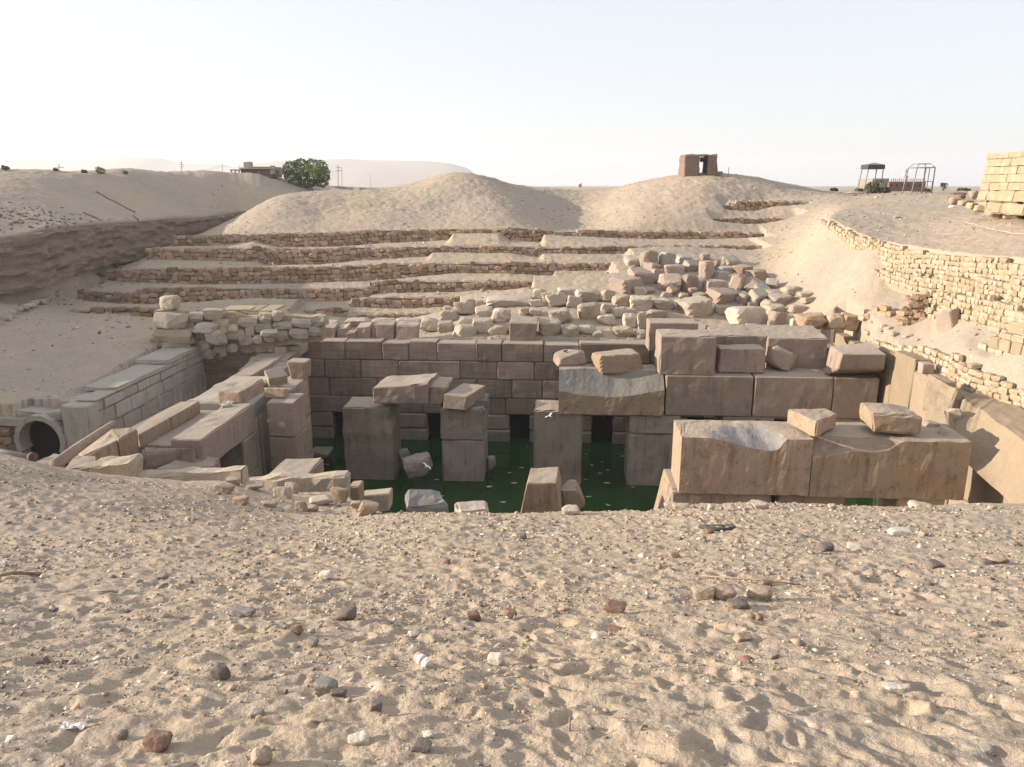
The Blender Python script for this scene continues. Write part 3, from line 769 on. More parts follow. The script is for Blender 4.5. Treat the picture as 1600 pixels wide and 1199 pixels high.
def loft(name, secs, mat, parent=None, rough=0.03, seed=1.0, sub=4):
    """solid lofted through closed sections (each an n x 3 array), with subdivided rings"""
    S = []
    for sec in secs:
        sec = np.array(sec, float); out = []
        for a, b in zip(sec, np.roll(sec, -1, 0)):
            for t in range(sub): out.append(a + (b - a) * t / sub)
        S.append(out)
    S = np.array(S); ns, m, _ = S.shape
    V = S.reshape(-1, 3).copy(); c = S.mean(1, keepdims=True).repeat(m, 1).reshape(-1, 3)
    d = V - c; d /= np.linalg.norm(d, axis=1, keepdims=True) + 1e-9
    nn = np.array([mnoise.noise(Vector((p[0] * 1.3 + seed, p[1] * 1.3, p[2] * 1.3))) + 0.6 * mnoise.noise(Vector((p[0] * 4, p[1] * 4, p[2] * 4 + seed))) for p in V])
    V += d * (nn * rough)[:, None]
    F = []
    for i in range(ns - 1):
        for k in range(m):
            F.append((i * m + k, i * m + (k + 1) % m, (i + 1) * m + (k + 1) % m, (i + 1) * m + k))
    F.append(tuple(range(m))[::-1]); F.append(tuple((ns - 1) * m + k for k in range(m)))
    o0 = V.mean(0) if parent is None else np.array(parent.location)
    me = mesh_np(name, V - o0, F, False); o = link_mesh(name, me, mat, parent)
    if parent is None: o.location = tuple(o0)
    bm = bmesh.new(); bm.from_mesh(me); bmesh.ops.recalc_face_normals(bm, faces=bm.faces); bm.to_mesh(me); bm.free()
    return o

# ------------------------------------------------------------------ the sunken granite hall
ZW = -17.0
def build_water():
    q = [H(-17.3, 20, ZW), H(18.7, 20, ZW), H(18.7, 52.5, ZW), H(-17.3, 52.5, ZW)]
    me = mesh_np('water', q, [(0, 1, 2, 3)], False); tag(link_mesh('water', me, M['water']), kind='structure')
    rs = np.random.RandomState(4); V, F = [], []
    spots = [(902, 700), (885, 722), (925, 727), (940, 722), (937, 740), (950, 735), (948, 755), (915, 750), (875, 708), (951, 790), (815, 731), (803, 755), (824, 698), (764, 761), (968, 714), (974, 713), (796, 739), (510, 726), (690, 775), (560, 770), (870, 770)]
    for px, py in spots + [(rs.uniform(620, 1000), rs.uniform(690, 790)) for _ in range(12)]:
        c = Wz(px, py, ZW + 0.012); n = 7; r = rs.uniform(0.04, 0.15); b = len(V)
        for k in range(n):
            a = k * 2 * math.pi / n; q = r * rs.uniform(0.5, 1.2); V.append(c + [q * math.cos(a) * 1.6, q * math.sin(a), rs.uniform(0, 0.02)])
        F.append(tuple(range(b, b + n)))
    tag(link_mesh('floating_scum', mesh_np('floating_scum', V, F, False), M['plaster']), kind='stuff')
build_water()

VW = 51.3
def u_at(px, z, v):
    u = (px - 800) / 1232 * 50
    for _ in range(6):
        p = H(u, v, z); d = depth_of(p); x = (px - CX) / FPX * d; u = UV(np.array([x, p[1], 0]))[0] * 0.5 + u * 0.5
    return u
def u_px(px, z, v):     # solve exactly: point on plane v at height z seen in column px
    k = (px - CX) / FPX     # x = k (Y cosP - z sinP);  x ST + Y CT = v
    Y = (v + k * z * SP * ST) / (CT + k * CP * ST); x = k * (Y * CP - z * SP)
    return x * CT - Y * ST

def build_far_wall():
    root = empty('granite_wall', H(2, VW, ZW), 'long back wall of dark red squared blocks with small doorways above the green water', 'wall')
    zs = [-10.1, -11.42, -12.66, -13.95, -15.1, -16.2, -17.6]
    rows = [[463, 539, 597, 638, 683, 743, 784, 849, 905, 1016, 1042, 1110, 1170, 1240, 1310, 1385],
            [478, 507, 564, 623, 719, 777, 835, 885, 945, 1000, 1060, 1130, 1200, 1280, 1378],
            [478, 515, 590, 640, 700, 745, 800, 847, 905, 970, 1040, 1100, 1190, 1290, 1375],
            [479, 560, 660, 720, 790, 870, 950, 1030, 1100, 1200, 1300, 1375]]
    rs = random.Random(3)
    for r, js in enumerate(rows):
        z1, z0 = zs[r], zs[r + 1]; zm = (z0 + z1) / 2
        us = [u_px(p, zm, VW) for p in js]
        for a, b in zip(us[:-1], us[1:]):
            pr = rs.uniform(-0.04, 0.07); g = 0.018
            top = z1 - g + (rs.uniform(-0.12, 0.03) if r == 0 else 0)
            hexa('block', ubox(a + g, b - g, VW - pr, VW + 1.45, z0 + g, top), M['sandstone'], root, n=(5, 2, 4), bev=0.05, rough=0.03, chip=0.10)
    doors = [(520, 545), (668, 690), (797, 827), (925, 957), (1075, 1105), (1195, 1222), (1320, 1342)]
    edges = [481] + [e for d in doors for e in d] + [1372]
    for i in range(0, len(edges), 2):
        a, b = u_px(edges[i], -16, VW), u_px(edges[i + 1], -16, VW)
        m = (a + b) / 2 + rs.uniform(-0.3, 0.3)
        for z1, z0, js in ((zs[4], zs[5], (a, m, b) if b - a > 3.2 else (a, b)), (zs[5], zs[6], (a, b) if b - a < 4 else (a, m - 0.6, b))):
            for q0, q1 in zip(js[:-1], js[1:]):
                hexa('block', ubox(q0 + 0.02, q1 - 0.02, VW - rs.uniform(-0.02, 0.08), VW + 1.15, z0 + 0.02, z1 - 0.02), M['granite_dark'], root, n=(4, 2, 4), bev=0.10, rough=0.04, chip=0.14)
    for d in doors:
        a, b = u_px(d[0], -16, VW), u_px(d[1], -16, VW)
        hexa('doorway_shade_panel', ubox(a - 0.2, b + 0.2, VW + 1.2, VW + 1.34, -17.6, -15.0), M['black'], root, n=2, rough=0)  # black panel close behind the door: shade of the unlit cell as colour
    hexa('wall_core', ubox(us[0] + 0.1, us[-1] - 0.1, VW + 0.18, VW + 1.3, -15.0, -10.25), M['mortar'], root, n=2, rough=0)
build_far_wall()

VF = 43.6      # front plane of the far pillar row
def pillar(label, pxs, ztop, splits=(), v=VF, depth=2.4, mat='granite_dark', zm=-15.0, scoops=None, group='granite pillars standing in the water', bulge=0.0):
    u0, u1 = u_px(pxs[0], zm, v), u_px(pxs[1], zm, v)
    root = empty('granite_pillar', H((u0 + u1) / 2, v + depth / 2, ZW), label, 'pillar', group)
    lv = [ztop] + list(splits) + [-18.4]
    for i, (a, b) in enumerate(zip(lv[:-1], lv[1:])):
        dd = 0.03 * i
        hexa('block', ubox(u0 + dd, u1 - dd, v + dd * 1.5, v + depth, b, a - (0.02 if i else 0)), M[mat], root, n=(8, 4, 10), bev=0.08, rough=0.06, chip=0.24, scoop=scoops[i] if scoops else None)
    return root
def corner_scoop(p_, amt, side=1, zr=1.7):
    """a broken upper corner"""
    def f(V, T):
        w = np.clip((T[:, 0] if side > 0 else 1 - T[:, 0]) - 0.62, 0, 1) / 0.38 * np.clip(T[:, 2] - (1 - zr / 6), 0, 1) * (6 / zr) * (T[:, 1] < 0.5)
        w = w * (0.8 + 0.5 * np.sin(T[:, 2] * 17))
        V = V.copy(); V[:, 0] += -side * amt * w * 0.7; V[:, 1] += amt * w * 0.9; return V
    return f
pillar('stout granite pillar furthest left in the water, with a broken upper right corner', (537, 614), -12.55, scoops=[corner_scoop(0, 0.55)])
pillar('granite pillar of two stacked blocks with a tilted block lying on top', (689, 757), -12.5, splits=(-14.45,))
pillar('narrow smooth granite pillar holding up the left end of the scooped beam', (834, 909), -12.55)
pillar('dark granite pillar of two blocks under the right end of the scooped beam', (981, 1062), -12.7, splits=(-13.85,))
pillar('dark pillar half hidden behind the near beams, under the plain lintels', (1126, 1206), -12.72)
pillar('dark pillar at the far right under the plain lintels, mostly hidden', (1268, 1345), -12.72)

# beams that rest on the far row
q = [(582, 606), (669, 602), (669, 634), (582, 631)]
o = empty('stone_beam', Wv(630, 632, VF), 'fallen roof beam with streaked front bridging the two left pillars', 'stone beam')
blk('block', None, None, [(582, 606), (668, 600), (669, 632), (582, 631)], VF - 0.25, 2.3, 'granite', parent=o, bev=0.06, chip=0.22, rough=0.06, dz=0.12, du=0.3)
blk('block', None, None, [(669, 604), (697, 606), (691, 634), (669.5, 633)], VF + 0.05, 2.2, 'granite', parent=o, bev=0.08, chip=0.15, rough=0.05, dz=0.1, du=0.2)
q = [Wv(693, 616, 43.2), Wv(730, 620, 43.0), Wv(727, 642, 43.0), Wv(692, 639, 43.2)]
b = np.array([1.0, 2.2, 0.12])
tag(hexa('stone_block', [[[q[3], q[0]], [q[3] + b, q[0] + b]], [[q[2], q[1]], [q[2] + b, q[1] + b]]], M['granite'], bev=0.05, chip=0.12), 'skewed squared block lying on top of the two-part pillar', 'stone block')
blk('stone_block', 'low broken block behind the skewed block on the two-part pillar', 'stone block', (738, 626, 761, 640), VF + 0.5, 1.7, 'granite_grey', chip=0.25, rough=0.06)

def cut_beam(name, label, pxs, v0, zb, zt, cut, depth, mat, mats2, wfac=1.5, zm=None, n=30, wmin=0.06, seed=1.0, wcut=None):
    """beam whose upper front edge is broken away along the line cut = [(px, py)]"""
    zm = zm or (zb + zt) / 2
    u0, u1 = u_px(pxs[0], zm, v0), u_px(pxs[1], zm, v0); secs = []
    for i in range(n + 1):
        t = i / n; u = u0 + (u1 - u0) * t; px = pxs[0] + (pxs[1] - pxs[0]) * t
        py = np.interp(px, [c[0] for c in cut], [c[1] for c in cut])
        zc = Wv(px, py, v0)[2]; zc = min(zc, zt - 0.04)
        w = wmin + (zt - zc) * wfac * (1 + 0.12 * mnoise.noise(Vector((i * 0.17, seed, 0)))); w = min(w, depth - 0.3)
        if wcut: w = np.interp(px, [c[0] for c in wcut], [c[1] for c in wcut]) * (1 + 0.15 * mnoise.noise(Vector((i * 0.3, seed, 2))))
        jt = 0.10 * mnoise.noise(Vector((i * 0.21, seed + 4, 0)))
        secs.append([H(u, v0, zb), H(u, v0, (zb + zc) / 2), H(u, v0, zc), H(u, v0 + w * 0.45, zc + (zt - zc) * 0.42 + jt * 0.6), H(u, v0 + w, zt - 0.03), H(u, v0 + (depth + w) / 2, zt + jt * 0.3), H(u, v0 + depth, zt), H(u, v0 + depth, zb)])
    o = loft(name, secs, M[mat], None, rough=0.035, seed=seed, sub=3)
    o.data.materials.append(M[mats2])
    c0 = np.array(o.location); 
    for p in o.data.polygons:
        nrm = p.normal; c = np.array(p.center) + c0
        v = UV(c)[1]
        if nrm.z > 0.25 and v < v0 + depth - 0.4 and c[2] < zt - 0.06: p.material_index = 1
    return tag(o, label, 'stone beam')
cut_beam('stone_beam', 'thick granite beam with a scooped-out grey top, on the two middle pillars', (873, 1038), VF - 0.15, -12.68, -10.3, [(873, 611), (900, 616), (935, 620), (960, 621), (990, 618), (1015, 613), (1038, 610)], 2.5, 'granite_orange', 'granite_grey', 1.05, seed=2.0)
for a, b, lab in ((1040, 1176, 'smooth reddish lintel beam just right of the scooped beam'), (1178, 1300, 'smooth reddish lintel beam with a small white mark, second right of the scooped beam'), (1301, 1371, 'dark brown lintel beam in the far right corner of the pit')):
    u0, u1 = u_px(a, -11.5, VF), u_px(b, -11.5, VF)
    tag(hexa('stone_beam', ubox(u0 + 0.01, u1 - 0.01, VF - 0.02, VF + 2.4, -12.7, -10.38), M['granite'], n=(10, 4, 6), bev=0.04, chip=0.07, rough=0.03), lab, 'stone beam')
# blocks standing on the lintels
blk('stone_block', 'big squared granite block with a sunlit left end, standing on the lintel', 'stone block', (1031, 526, 1118, 587), VF + 0.1, 2.3, 'granite', chip=0.14, rough=0.05, bev=0.07)
blk('stone_block', 'lower squared block right of the big granite block on the lintel', 'stone block', (1124, 546, 1196, 583), VF + 0.7, 1.5, 'granite', chip=0.2, rough=0.06)
blk('stone_block', 'long squared block behind the big granite block, with a flat slab on it', 'stone block', (1014, 505, 1090, 550), VF + 4.6, 1.8, 'granite', chip=0.12)
rr = rock('boulder', 'rounded brown boulder leaning on the lintel between two blocks', 'boulder', 1223, 581, 50, 37, Y=44.2, mat='heap', kind='angular', dep=0.55, seed=31, roll=0.3)
o = empty('ledge_wall', Wv(1200, 560, 46.3), 'long ledge of squared brown blocks with a sandy top above the lintels', 'wall')
blk('block', None, None, (1112, 525, 1197, 590), 46.3, 2.6, 'granite', parent=o, chip=0.1, rough=0.05, dz=0.25)
blk('block', None, None, (1198, 529, 1291, 590), 46.0, 2.9, 'granite', parent=o, chip=0.1, rough=0.05, dz=0.3)
q = [Wv(1316, 553, 42.7), Wv(1386, 554, 42.7), Wv(1381, 577, 42.95), Wv(1309, 578, 42.95)]
bq = [H(0, 0, 0)] * 4
C = corners_front(q, 2.4, 0.2)
C[0][1] = [np.array(Wv(1287, 588, 44.6)), np.array(Wv(1296, 541, 45.2))]; C[1][1][0] = np.array(Wv(1380, 586, 45.3))
tag(hexa('stone_block', C, M['granite'], bev=0.06, chip=0.1), 'tilted lintel block with a bright sunlit left end, jutting over the far right corner', 'stone block')

# right wall of the pit
UR = 18.1
def build_right_wall():
    root = empty('pit_side_wall', H(UR + 0.6, 40, -12), 'right side wall of the pit, half in sunlight, of tall smooth slabs', 'wall')
    for v0, v1, zt in ((26.0, 29.2, -12.4), (29.3, 32.4, -11.5), (32.5, 35.2, -10.3), (35.25, 38.0, -9.4), (38.05, 40.4, -9.15), (40.45, 43.0, -8.65), (43.05, 47.0, -8.9), (47.05, 52.3, -9.4)):
        hexa('slab', ubox(UR, UR + 1.25, v0, v1, -13.6, zt), M['side_slab'], root, n=(3, 6, 7), bev=0.07, rough=0.05, chip=0.2)
        hexa('slab', ubox(UR + 0.05, UR + 1.25, v0 + 0.3, v1 + 0.2, -18.5, -13.65), M['granite'], root, n=(3, 5, 5), bev=0.05, rough=0.05, chip=0.1)
    hexa('slab_stub', ubox(UR - 0.02, UR + 0.6, 39.5, 40.05, -9.14, -8.62), M['heap'], root, n=4, bev=0.05)
build_right_wall()
def flat(name, label, cat, px, Ys, thick, mat, n=None, **kw):
    """slab whose visible face is the photo quad px at distances Ys; thickness goes back along the normal"""
    P = [W(p[0], p[1], y) for p, y in zip(px, Ys)]
    nn = np.cross(P[1] - P[0], P[3] - P[0]); nn /= np.linalg.norm(nn)
    if nn @ P[0] < 0: nn = -nn
    d = nn * thick
    o = hexa(name, [[[P[3], P[0]], [P[3] + d, P[0] + d]], [[P[2], P[1]], [P[2] + d, P[1] + d]]], M[mat], n=n, **kw)
    return tag(o, label, cat)
flat('limestone_slab', 'large leaning slab with a dark cracked edge against the right pit wall', 'stone slab', [(1450, 582), (1496, 606), (1478, 655), (1440, 640)], [36.4, 34.4, 33.5, 34.9], 0.8, 'side_slab', bev=0.1, chip=0.35, rough=0.12)
flat('limestone_slab', 'narrow pale slab wedged below the leaning slab at the right pit wall', 'stone slab', [(1440, 640), (1480, 642), (1485, 694), (1467, 690)], [34.2, 33.0, 31.3, 31.9], 0.5, 'side_slab', bev=0.06, chip=0.25, rough=0.06)
rock('stone', 'small pale triangular stone between the leaning slab and the huge sunlit slab', 'stone', 1492, 662, 20, 26, Y=33.0, mat='limestone', kind='angular')
# the huge slab at the right edge: sunlit rough face, shaded top with an iron hook
P = {k: W(*v) for k, v in dict(a=(1504, 624, 34.2), b=(1480, 692, 31.8), c=(1508, 722, 30.6), d=(1568, 776, 28.6), e=(1640, 850, 25.8), f=(1650, 735, 26.6), g=(1600, 690, 28.9), h=(1534, 641, 33.0)).items()}
def slab_mesh():
    back = np.array([2.6, 1.3, -1.5]); up = np.array([1.9, 1.6, 0.2])
    edge = [P['a'], P['h'], P['g'], P['f']]; low = [P['b'], P['c'], P['d'], P['e']]
    secs = []
    for t in np.linspace(0, 1, 22):
        s = t * 3; i = min(2, int(s)); f = s - i
        T = edge[i] * (1 - f) + edge[i + 1] * f; L = low[i] * (1 - f) + low[i + 1] * f
        j = 0.10 * math.sin(t * 23) + 0.06 * math.sin(t * 51)
        mid = (T + L) / 2 + np.array([-0.12, -0.1, 0.05]) * j
        secs.append([L, mid, T + [0, 0, j * 0.35], T + up, L + back + up * 0.4, L + back * 0.5])
    return secs
o = loft('limestone_slab', slab_mesh(), M['side_slab'], None, rough=0.05, seed=5.5, sub=6)
tag(o, 'huge tilted slab at the right edge with a rough sunlit face and a shaded top', 'stone slab')
def tube(name, pts, r, mat, parent=None, n=8, label=None, cat=None, group=None, taper=None):
    bm = bmesh.new(); rings = []
    pts = [Vector(p) for p in pts]
    for i, p in enumerate(pts):
        t = (pts[min(i + 1, len(pts) - 1)] - pts[max(i - 1, 0)]).normalized()
        a = t.orthogonal().normalized(); b = t.cross(a)
        rr_ = (r if taper is None else r + (taper - r) * i / (len(pts) - 1))
        rings.append([bm.verts.new(p + (a * math.cos(k * 2 * math.pi / n) + b * math.sin(k * 2 * math.pi / n)) * rr_) for k in range(n)])
    for A, B_ in zip(rings[:-1], rings[1:]):
        for k in range(n): bm.faces.new((A[k], A[(k + 1) % n], B_[(k + 1) % n], B_[k]))
    bm.faces.new(rings[0][::-1]); bm.faces.new(rings[-1])
    bmesh.ops.recalc_face_normals(bm, faces=bm.faces)
    o0 = pts[0].copy() if parent is None else Vector(parent.location)
    for v in bm.verts: v.co -= o0
    me = bpy.data.meshes.new(name); bm.to_mesh(me); bm.free()
    me.polygons.foreach_set('use_smooth', [True] * len(me.polygons))
    o = link_mesh(name, me, mat, parent)
    if parent is None: o.location = o0
    if label: tag(o, label, cat, group)
    return o
a = W(1532, 642, 33.6); 
tube('iron_hook', [a + [0, 0, -0.05], a + [0.02, 0, 0.16], a + [0.12, 0, 0.22], a + [0.8, 0.1, 0.24]], 0.035, M['rust'], label='bent rusty iron bar sticking out of the top of the huge right slab', cat='iron bar')

# near row: the two big beams and what stands on them
VN = 31.1
cut_beam('stone_beam', 'nearest left granite beam with a grey broken top and sunlit left end', (1063, 1267), VN, -12.42, -9.95, [(1063, 668), (1072, 684), (1095, 683), (1125, 688), (1162, 698), (1200, 705), (1214, 704), (1228, 682), (1267, 679)], 2.4, 'granite_orange', 'granite_grey', 1.9, seed=3.1, n=40, wcut=[(1063, 0.05), (1070, 0.9), (1080, 1.9), (1110, 2.2), (1170, 2.2), (1205, 1.7), (1218, 1.0), (1232, 0.35), (1267, 0.2)])
cut_beam('stone_beam', 'nearest right granite beam, speckled brown, with a shallow broken hollow along its top edge', (1268.5, 1512), VN, -12.45, -9.95, [(1268, 716), (1300, 712), (1330, 705), (1360, 707), (1385, 704), (1412, 686), (1465, 684), (1512, 688)], 2.5, 'granite_orange', 'granite', 0.75, seed=4.4, n=40)
def near_block(label, px, Y, hgt, yaw, seed, mat='granite_orange', dep=0.7, kind='block', roll=0.0, tilt=0.0):
    return rock('stone_block', label, 'stone block', px[0], px[1], px[2], px[3], Y=Y, mat=mat, kind=kind, dep=dep, yaw=yaw, seed=seed, sub=4, sink=0.0, roll=roll, tilt=tilt)
q = lambda *a: a
o = topblk('stone_block', 'flat-topped wedge block perched where the two nearest beams meet', 'stone block', [(1276, 660), (1308, 646), (1290, 637), (1231, 640)], [-9.25, -9.25, -9.2, -9.2], 0.62, 'granite_orange', bev=0.04, chip=0.14, rough=0.05)
blk('stone_block', 'pale squared block near the right end of the nearest beams', 'stone block', [(1362, 646), (1442, 652), (1440, 679), (1364, 675)], VN + 0.45, 1.5, 'granite_orange', dz=0.1, chip=0.25, rough=0.07, bev=0.08)
rock('stone', 'small wedge stone right of the pale squared block on the nearest beam', 'stone', 1457, 678, 26, 20, Y=32.0, mat='granite', kind='angular', seed=8)
rock('stone', 'pointed pale shard at the very end of the nearest right beam', 'stone', 1473, 694, 16, 30, Y=31.0, mat='limestone', kind='shard', seed=12)
# pillars under the near beams
pillar('reddish pillar under the left nearest beam, only its top showing above the sand', (1049, 1206), -12.45, v=VN + 0.25, depth=2.2, mat='granite', zm=-12.6, group='pillars under the nearest beams')
pillar('reddish pillar under the joint of the nearest beams, only its top showing above the sand', (1216, 1322), -12.47, v=VN + 0.3, depth=2.0, mat='granite', zm=-12.6, group='pillars under the nearest beams')
pillar('pillar with a sunlit yellow side under the right nearest beam', (1403, 1478), -12.48, v=VN + 0.3, depth=2.0, mat='limestone_yellow', zm=-12.6, group='pillars under the nearest beams')
tl, tr, br, bl = Wz(1037, 732, -12.32), Wz(1054, 732, -12.32), Wz(1066, 763, -12.40), Wz(1050, 763, -12.40)
dn = np.array([-1.0, -0.3, -4.5])
tag(hexa('stone_block', [[[bl + dn, bl], [tl + dn, tl]], [[br + [0, 0, -4.5], br], [tr + [0, 0, -4.5], tr]]], M['granite_orange'], bev=0.06, chip=0.15), 'flared block with a bright sunlit side beside the left end of the nearest beam', 'stone block')

# stumps of the near row and fallen pieces in and beside the water
tl, tr, br, bl = Wz(829, 730, -11.95), Wz(873, 729, -11.95), Wz(869, 755, -12.0), Wz(824, 755, -12.0)
C = [[[Wv(806, 806, 31.0) + [0, 0, -4], bl], [Wv(812, 790, 33.5) + [0, 0, -4], tl]], [[Wv(882, 806, 31.0) + [0, 0, -4], br], [Wv(884, 790, 33.4) + [0, 0, -4], tr]]]
C[0][0][0] = H(UV(bl)[0] - 1.1, 31.0, -17.6); C[0][1][0] = H(UV(tl)[0] - 1.0, 33.4, -17.6); C[1][0][0] = H(UV(br)[0] + 0.9, 31.0, -17.6); C[1][1][0] = H(UV(tr)[0] + 0.9, 33.4, -17.6)
tag(hexa('pillar_stump', C, M['granite_orange'], bev=0.06, chip=0.15, rough=0.05, n=(6, 6, 9)), 'tapering pillar stump with a flat sunlit top in front of the water', 'stone block')
rock('boulder', 'dark rounded boulder leaning against the right side of the tapering stump', 'boulder', 894, 800, 40, 52, Y=31.8, mat='granite', kind='angular', dep=0.7, seed=44)
topblk('stone_block', 'flat-topped grey boulder rising from the water just behind the sand rim', 'boulder', [(632, 792), (700, 788), (690, 763), (636, 766)], [-11.0, -11.1, -10.9, -10.85], 6.0, 'granite_grey', bev=0.12, chip=0.4, rough=0.10)
topblk('stone_block', 'small squared block half hidden by the sand rim right of the grey boulder', 'stone block', [(718, 800), (763, 797), (760, 782), (710, 784)], [-10.6] * 4, 2.5, 'limestone', bev=0.08, chip=0.3, rough=0.06)
topblk('stone_block', 'low flat block on the sand rim behind the tapering stump', 'stone block', [(905, 806), (982, 806), (980, 800), (900, 799)], [-8.6] * 4, 1.5, 'limestone', bev=0.05, chip=0.1)
topblk('stone_block', 'sloping-topped pale block on the near left edge of the water', 'stone block', [(410, 746), (478, 744), (505, 715), (446, 716)], [-11.2, -11.1, -11.0, -11.0], 6.2, 'granite', bev=0.06, chip=0.12, rough=0.04)
rock('boulder', 'dark rounded boulder lying in the water between the two left pillars', 'boulder', 651, 747, 48, 36, Y=42.3, mat='granite_dark', kind='boulder', dep=0.8, seed=51)
rock('boulder', 'small broken stone behind the dark boulder in the water', 'boulder', 632, 722, 20, 22, Y=45.4, mat='granite_dark', kind='angular', seed=52)
rock('boulder', 'small stone in the water right of the two-part pillar', 'boulder', 768, 733, 14, 22, Y=45.0, mat='granite_dark', kind='angular', seed=53)
flat('stone_slab', 'flat slab lying in the water left of the leftmost pillar', 'stone slab', [(492, 703), (521, 704), (512, 717), (482, 713)], [48.3, 48.3, 45.8, 46.4], -0.25, 'granite_grey', bev=0.05, chip=0.1)

# left end of the hall: side beam, pier, platform
UL = -14.9
def left_end():
    platform = empty('masonry_platform', H(-16.8, 38, -12), 'broad sandy masonry platform at the left end of the hall', 'wall')
    hexa('masonry_core', ubox(-18.5, -16.3, 31.0, 36.6, -13.6, -10.75), M['granite'], platform, n=(5, 8, 4), rough=0.05)
    hexa('masonry_core', ubox(-18.46, -17.4, 42.3, 48.4, -13.6, -10.46), M['plaster'], platform, n=(3, 10, 4), rough=0.08, chip=0.1)
    hexa('masonry_core', ubox(-18.45, UL - 0.2, 36.65, 42.28, -13.6, -10.42), M['plaster'], platform, n=(5, 10, 4), rough=0.08, chip=0.1)
    for v0, v1, uu in ((38.3, 40.3, -14.05), (40.33, 42.35, -14.05), (42.4, 46.0, -17.3), (46.05, 51.2, -17.3)):
        for z0, z1 in ((-18, -14.9), (-14.85, -12.6), (-12.55, -10.4)):
            hexa('block', ubox(uu - 1.1, uu, v0, v1, z0, z1), M['sandstone'], platform, n=(3, 5, 4), rough=0.05)
    beam = hexa('stone_beam', ubox(-16.25, UL, 30.6, 36.3, -11.75, -10.32), M['granite'], n=(5, 12, 4), bev=0.06, chip=0.14, rough=0.05)
    tag(beam, 'long granite side beam running towards the camera over a dark opening on the left', 'stone beam')
    for nm, v0, v1, lab in (('far', 34.7, 36.5, 'squared pillar carrying the far end of the left side beam'), ('near', 30.7, 32.0, 'pillar stub carrying the near end of the left side beam')):
        r = empty('granite_pillar', H(-15.5, (v0 + v1) / 2, -17), lab, 'pillar')
        for z0, z1 in ((-18.2, -15.6), (-15.55, -13.6), (-13.55, -11.78)):
            hexa('block', ubox(-16.2, UL + 0.03, v0, v1, z0, z1), M['granite_dark'], r, n=(4, 4, 5), bev=0.04, chip=0.08)
    hexa('packed_earth', ubox(-23.0, -18.3, 48.25, 48.9, -13.6, -10.35), M['earth'], platform, n=(14, 2, 9), rough=0.15, chip=0.3)
    hexa('opening_shade_panel', ubox(-16.28, -16.2, 31.8, 34.9, -18, -11.7), M['black'], platform, n=2, rough=0)  # black sheet painting the shade in the opening under the side beam
    pier = empty('granite_pier', H(-13.6, 37.3, -17), 'projecting corner pier of stacked granite blocks at the left end of the hall', 'pillar')
    for z0, z1, e in ((-18.2, -15.5, 0.06), (-15.45, -13.9, 0.03), (-13.86, -12.1, 0.0), (-12.06, -10.3, 0.0)):
        hexa('block', ubox(-14.3, -12.95 + e, 36.4 - e, 38.25, z0, z1), M['granite'], pier, n=(5, 5, 5), bev=0.05, chip=0.1, rough=0.04)
    s = topblk('stone_slab', 'long thick slab lying parallel to the left side beam', 'stone slab', [(217, 680), (206, 667), (282, 626), (312, 627)], -10.15, 0.62, 'granite_orange', bev=0.05, chip=0.1, rough=0.04, n=(5, 4, 3))
left_end()
hexa_n = dict(bev=0.06, chip=0.16, rough=0.06)
nl = Wz(220, 704, -10.75)
topblk('stone_slab', 'thick broken slab jutting from the near end of the left side beam', 'stone slab', [(226, 709), (285, 706), (307, 700), (222, 700)], [-10.75, -10.75, -10.6, -10.6], 0.62, 'granite', **hexa_n)
topblk('stone_block', 'sloping sandy block under the broken slab at the near left', 'stone block', [(240, 735), (335, 728), (343, 716), (300, 706)], [-11.2, -11.4, -11.3, -11.0], 1.6, 'granite', **hexa_n)
topblk('stone_block', 'big squared block with a grey sloping top left of the long slab', 'stone block', [(185, 687), (214, 671), (206, 668), (170, 672)], [-9.9, -9.9, -9.85, -9.85], 1.9, 'granite_orange', **hexa_n)
topblk('stone_slab', 'grey sloping slab below the wooden log', 'stone slab', [(127, 716), (185, 687), (172, 672), (120, 700)], [-10.3, -9.95, -9.9, -10.3], 1.8, 'granite_orange', **hexa_n)
def slabpx(name, label, px, v, depth, mat, dz=0.0, **kw):
    return blk(name, label, 'stone slab', px, v, depth, mat, dz=dz, **kw)
slabpx('stone_slab', 'long thin upright slab with a pale top edge, left part of the sand rim', [(204, 745), (378, 734), (380, 795), (206, 800)], 21.6, 0.5, 'limestone', bev=0.05, chip=0.22, rough=0.09)
slabpx('stone_slab', 'long upright slab with a cracked front, ending at the water on the left', [(380, 751), (541, 744), (544, 808), (384, 815)], 22.4, 0.5, 'limestone', bev=0.05, chip=0.22, rough=0.09)
slabpx('stone_block', 'small reddish block at the right end of the cracked upright slab', [(543, 761), (562, 760), (563, 790), (544, 790)], 22.9, 0.6, 'granite_orange', bev=0.05, chip=0.1)
slabpx('stone_slab', 'pale thin slab standing at the edge of the water next to the reddish block', [(563, 776), (608, 772), (608, 800), (562, 805)], 23.4, 0.6, 'limestone', bev=0.04, chip=0.08)
slabpx('stone_slab', 'wedge-shaped pale slab at the near left with a broken right end', [(134, 729), (200, 723), (202, 760), (133, 757)], 21.2, 0.8, 'limestone', bev=0.06, chip=0.2, rough=0.1)
topblk('stone_slab', 'grey sloping slab between the pale pipe and the wooden log', 'stone slab', [(38, 730), (76, 731), (100, 711), (84, 708)], [-8.75, -8.8, -8.9, -8.85], 0.9, 'granite', bev=0.05, chip=0.2, rough=0.06)
topblk('stone_slab', 'grey sloping slab right of the foot of the wooden log', 'stone slab', [(98, 733), (153, 731), (150, 713), (118, 711)], [-8.8, -8.8, -8.9, -8.9], 0.9, 'granite', bev=0.05, chip=0.2, rough=0.06)
a, b = W(86, 727, 22.8), W(177, 662, 27.5)
tube('wooden_log', [a, a * .66 + b * .34 + [0, 0, .03], a * .33 + b * .67 + [0, 0, .02], b], 0.19, M['wood'], label='long grey wooden log leaning on the blocks at the near left', cat='log', n=10, taper=0.12)
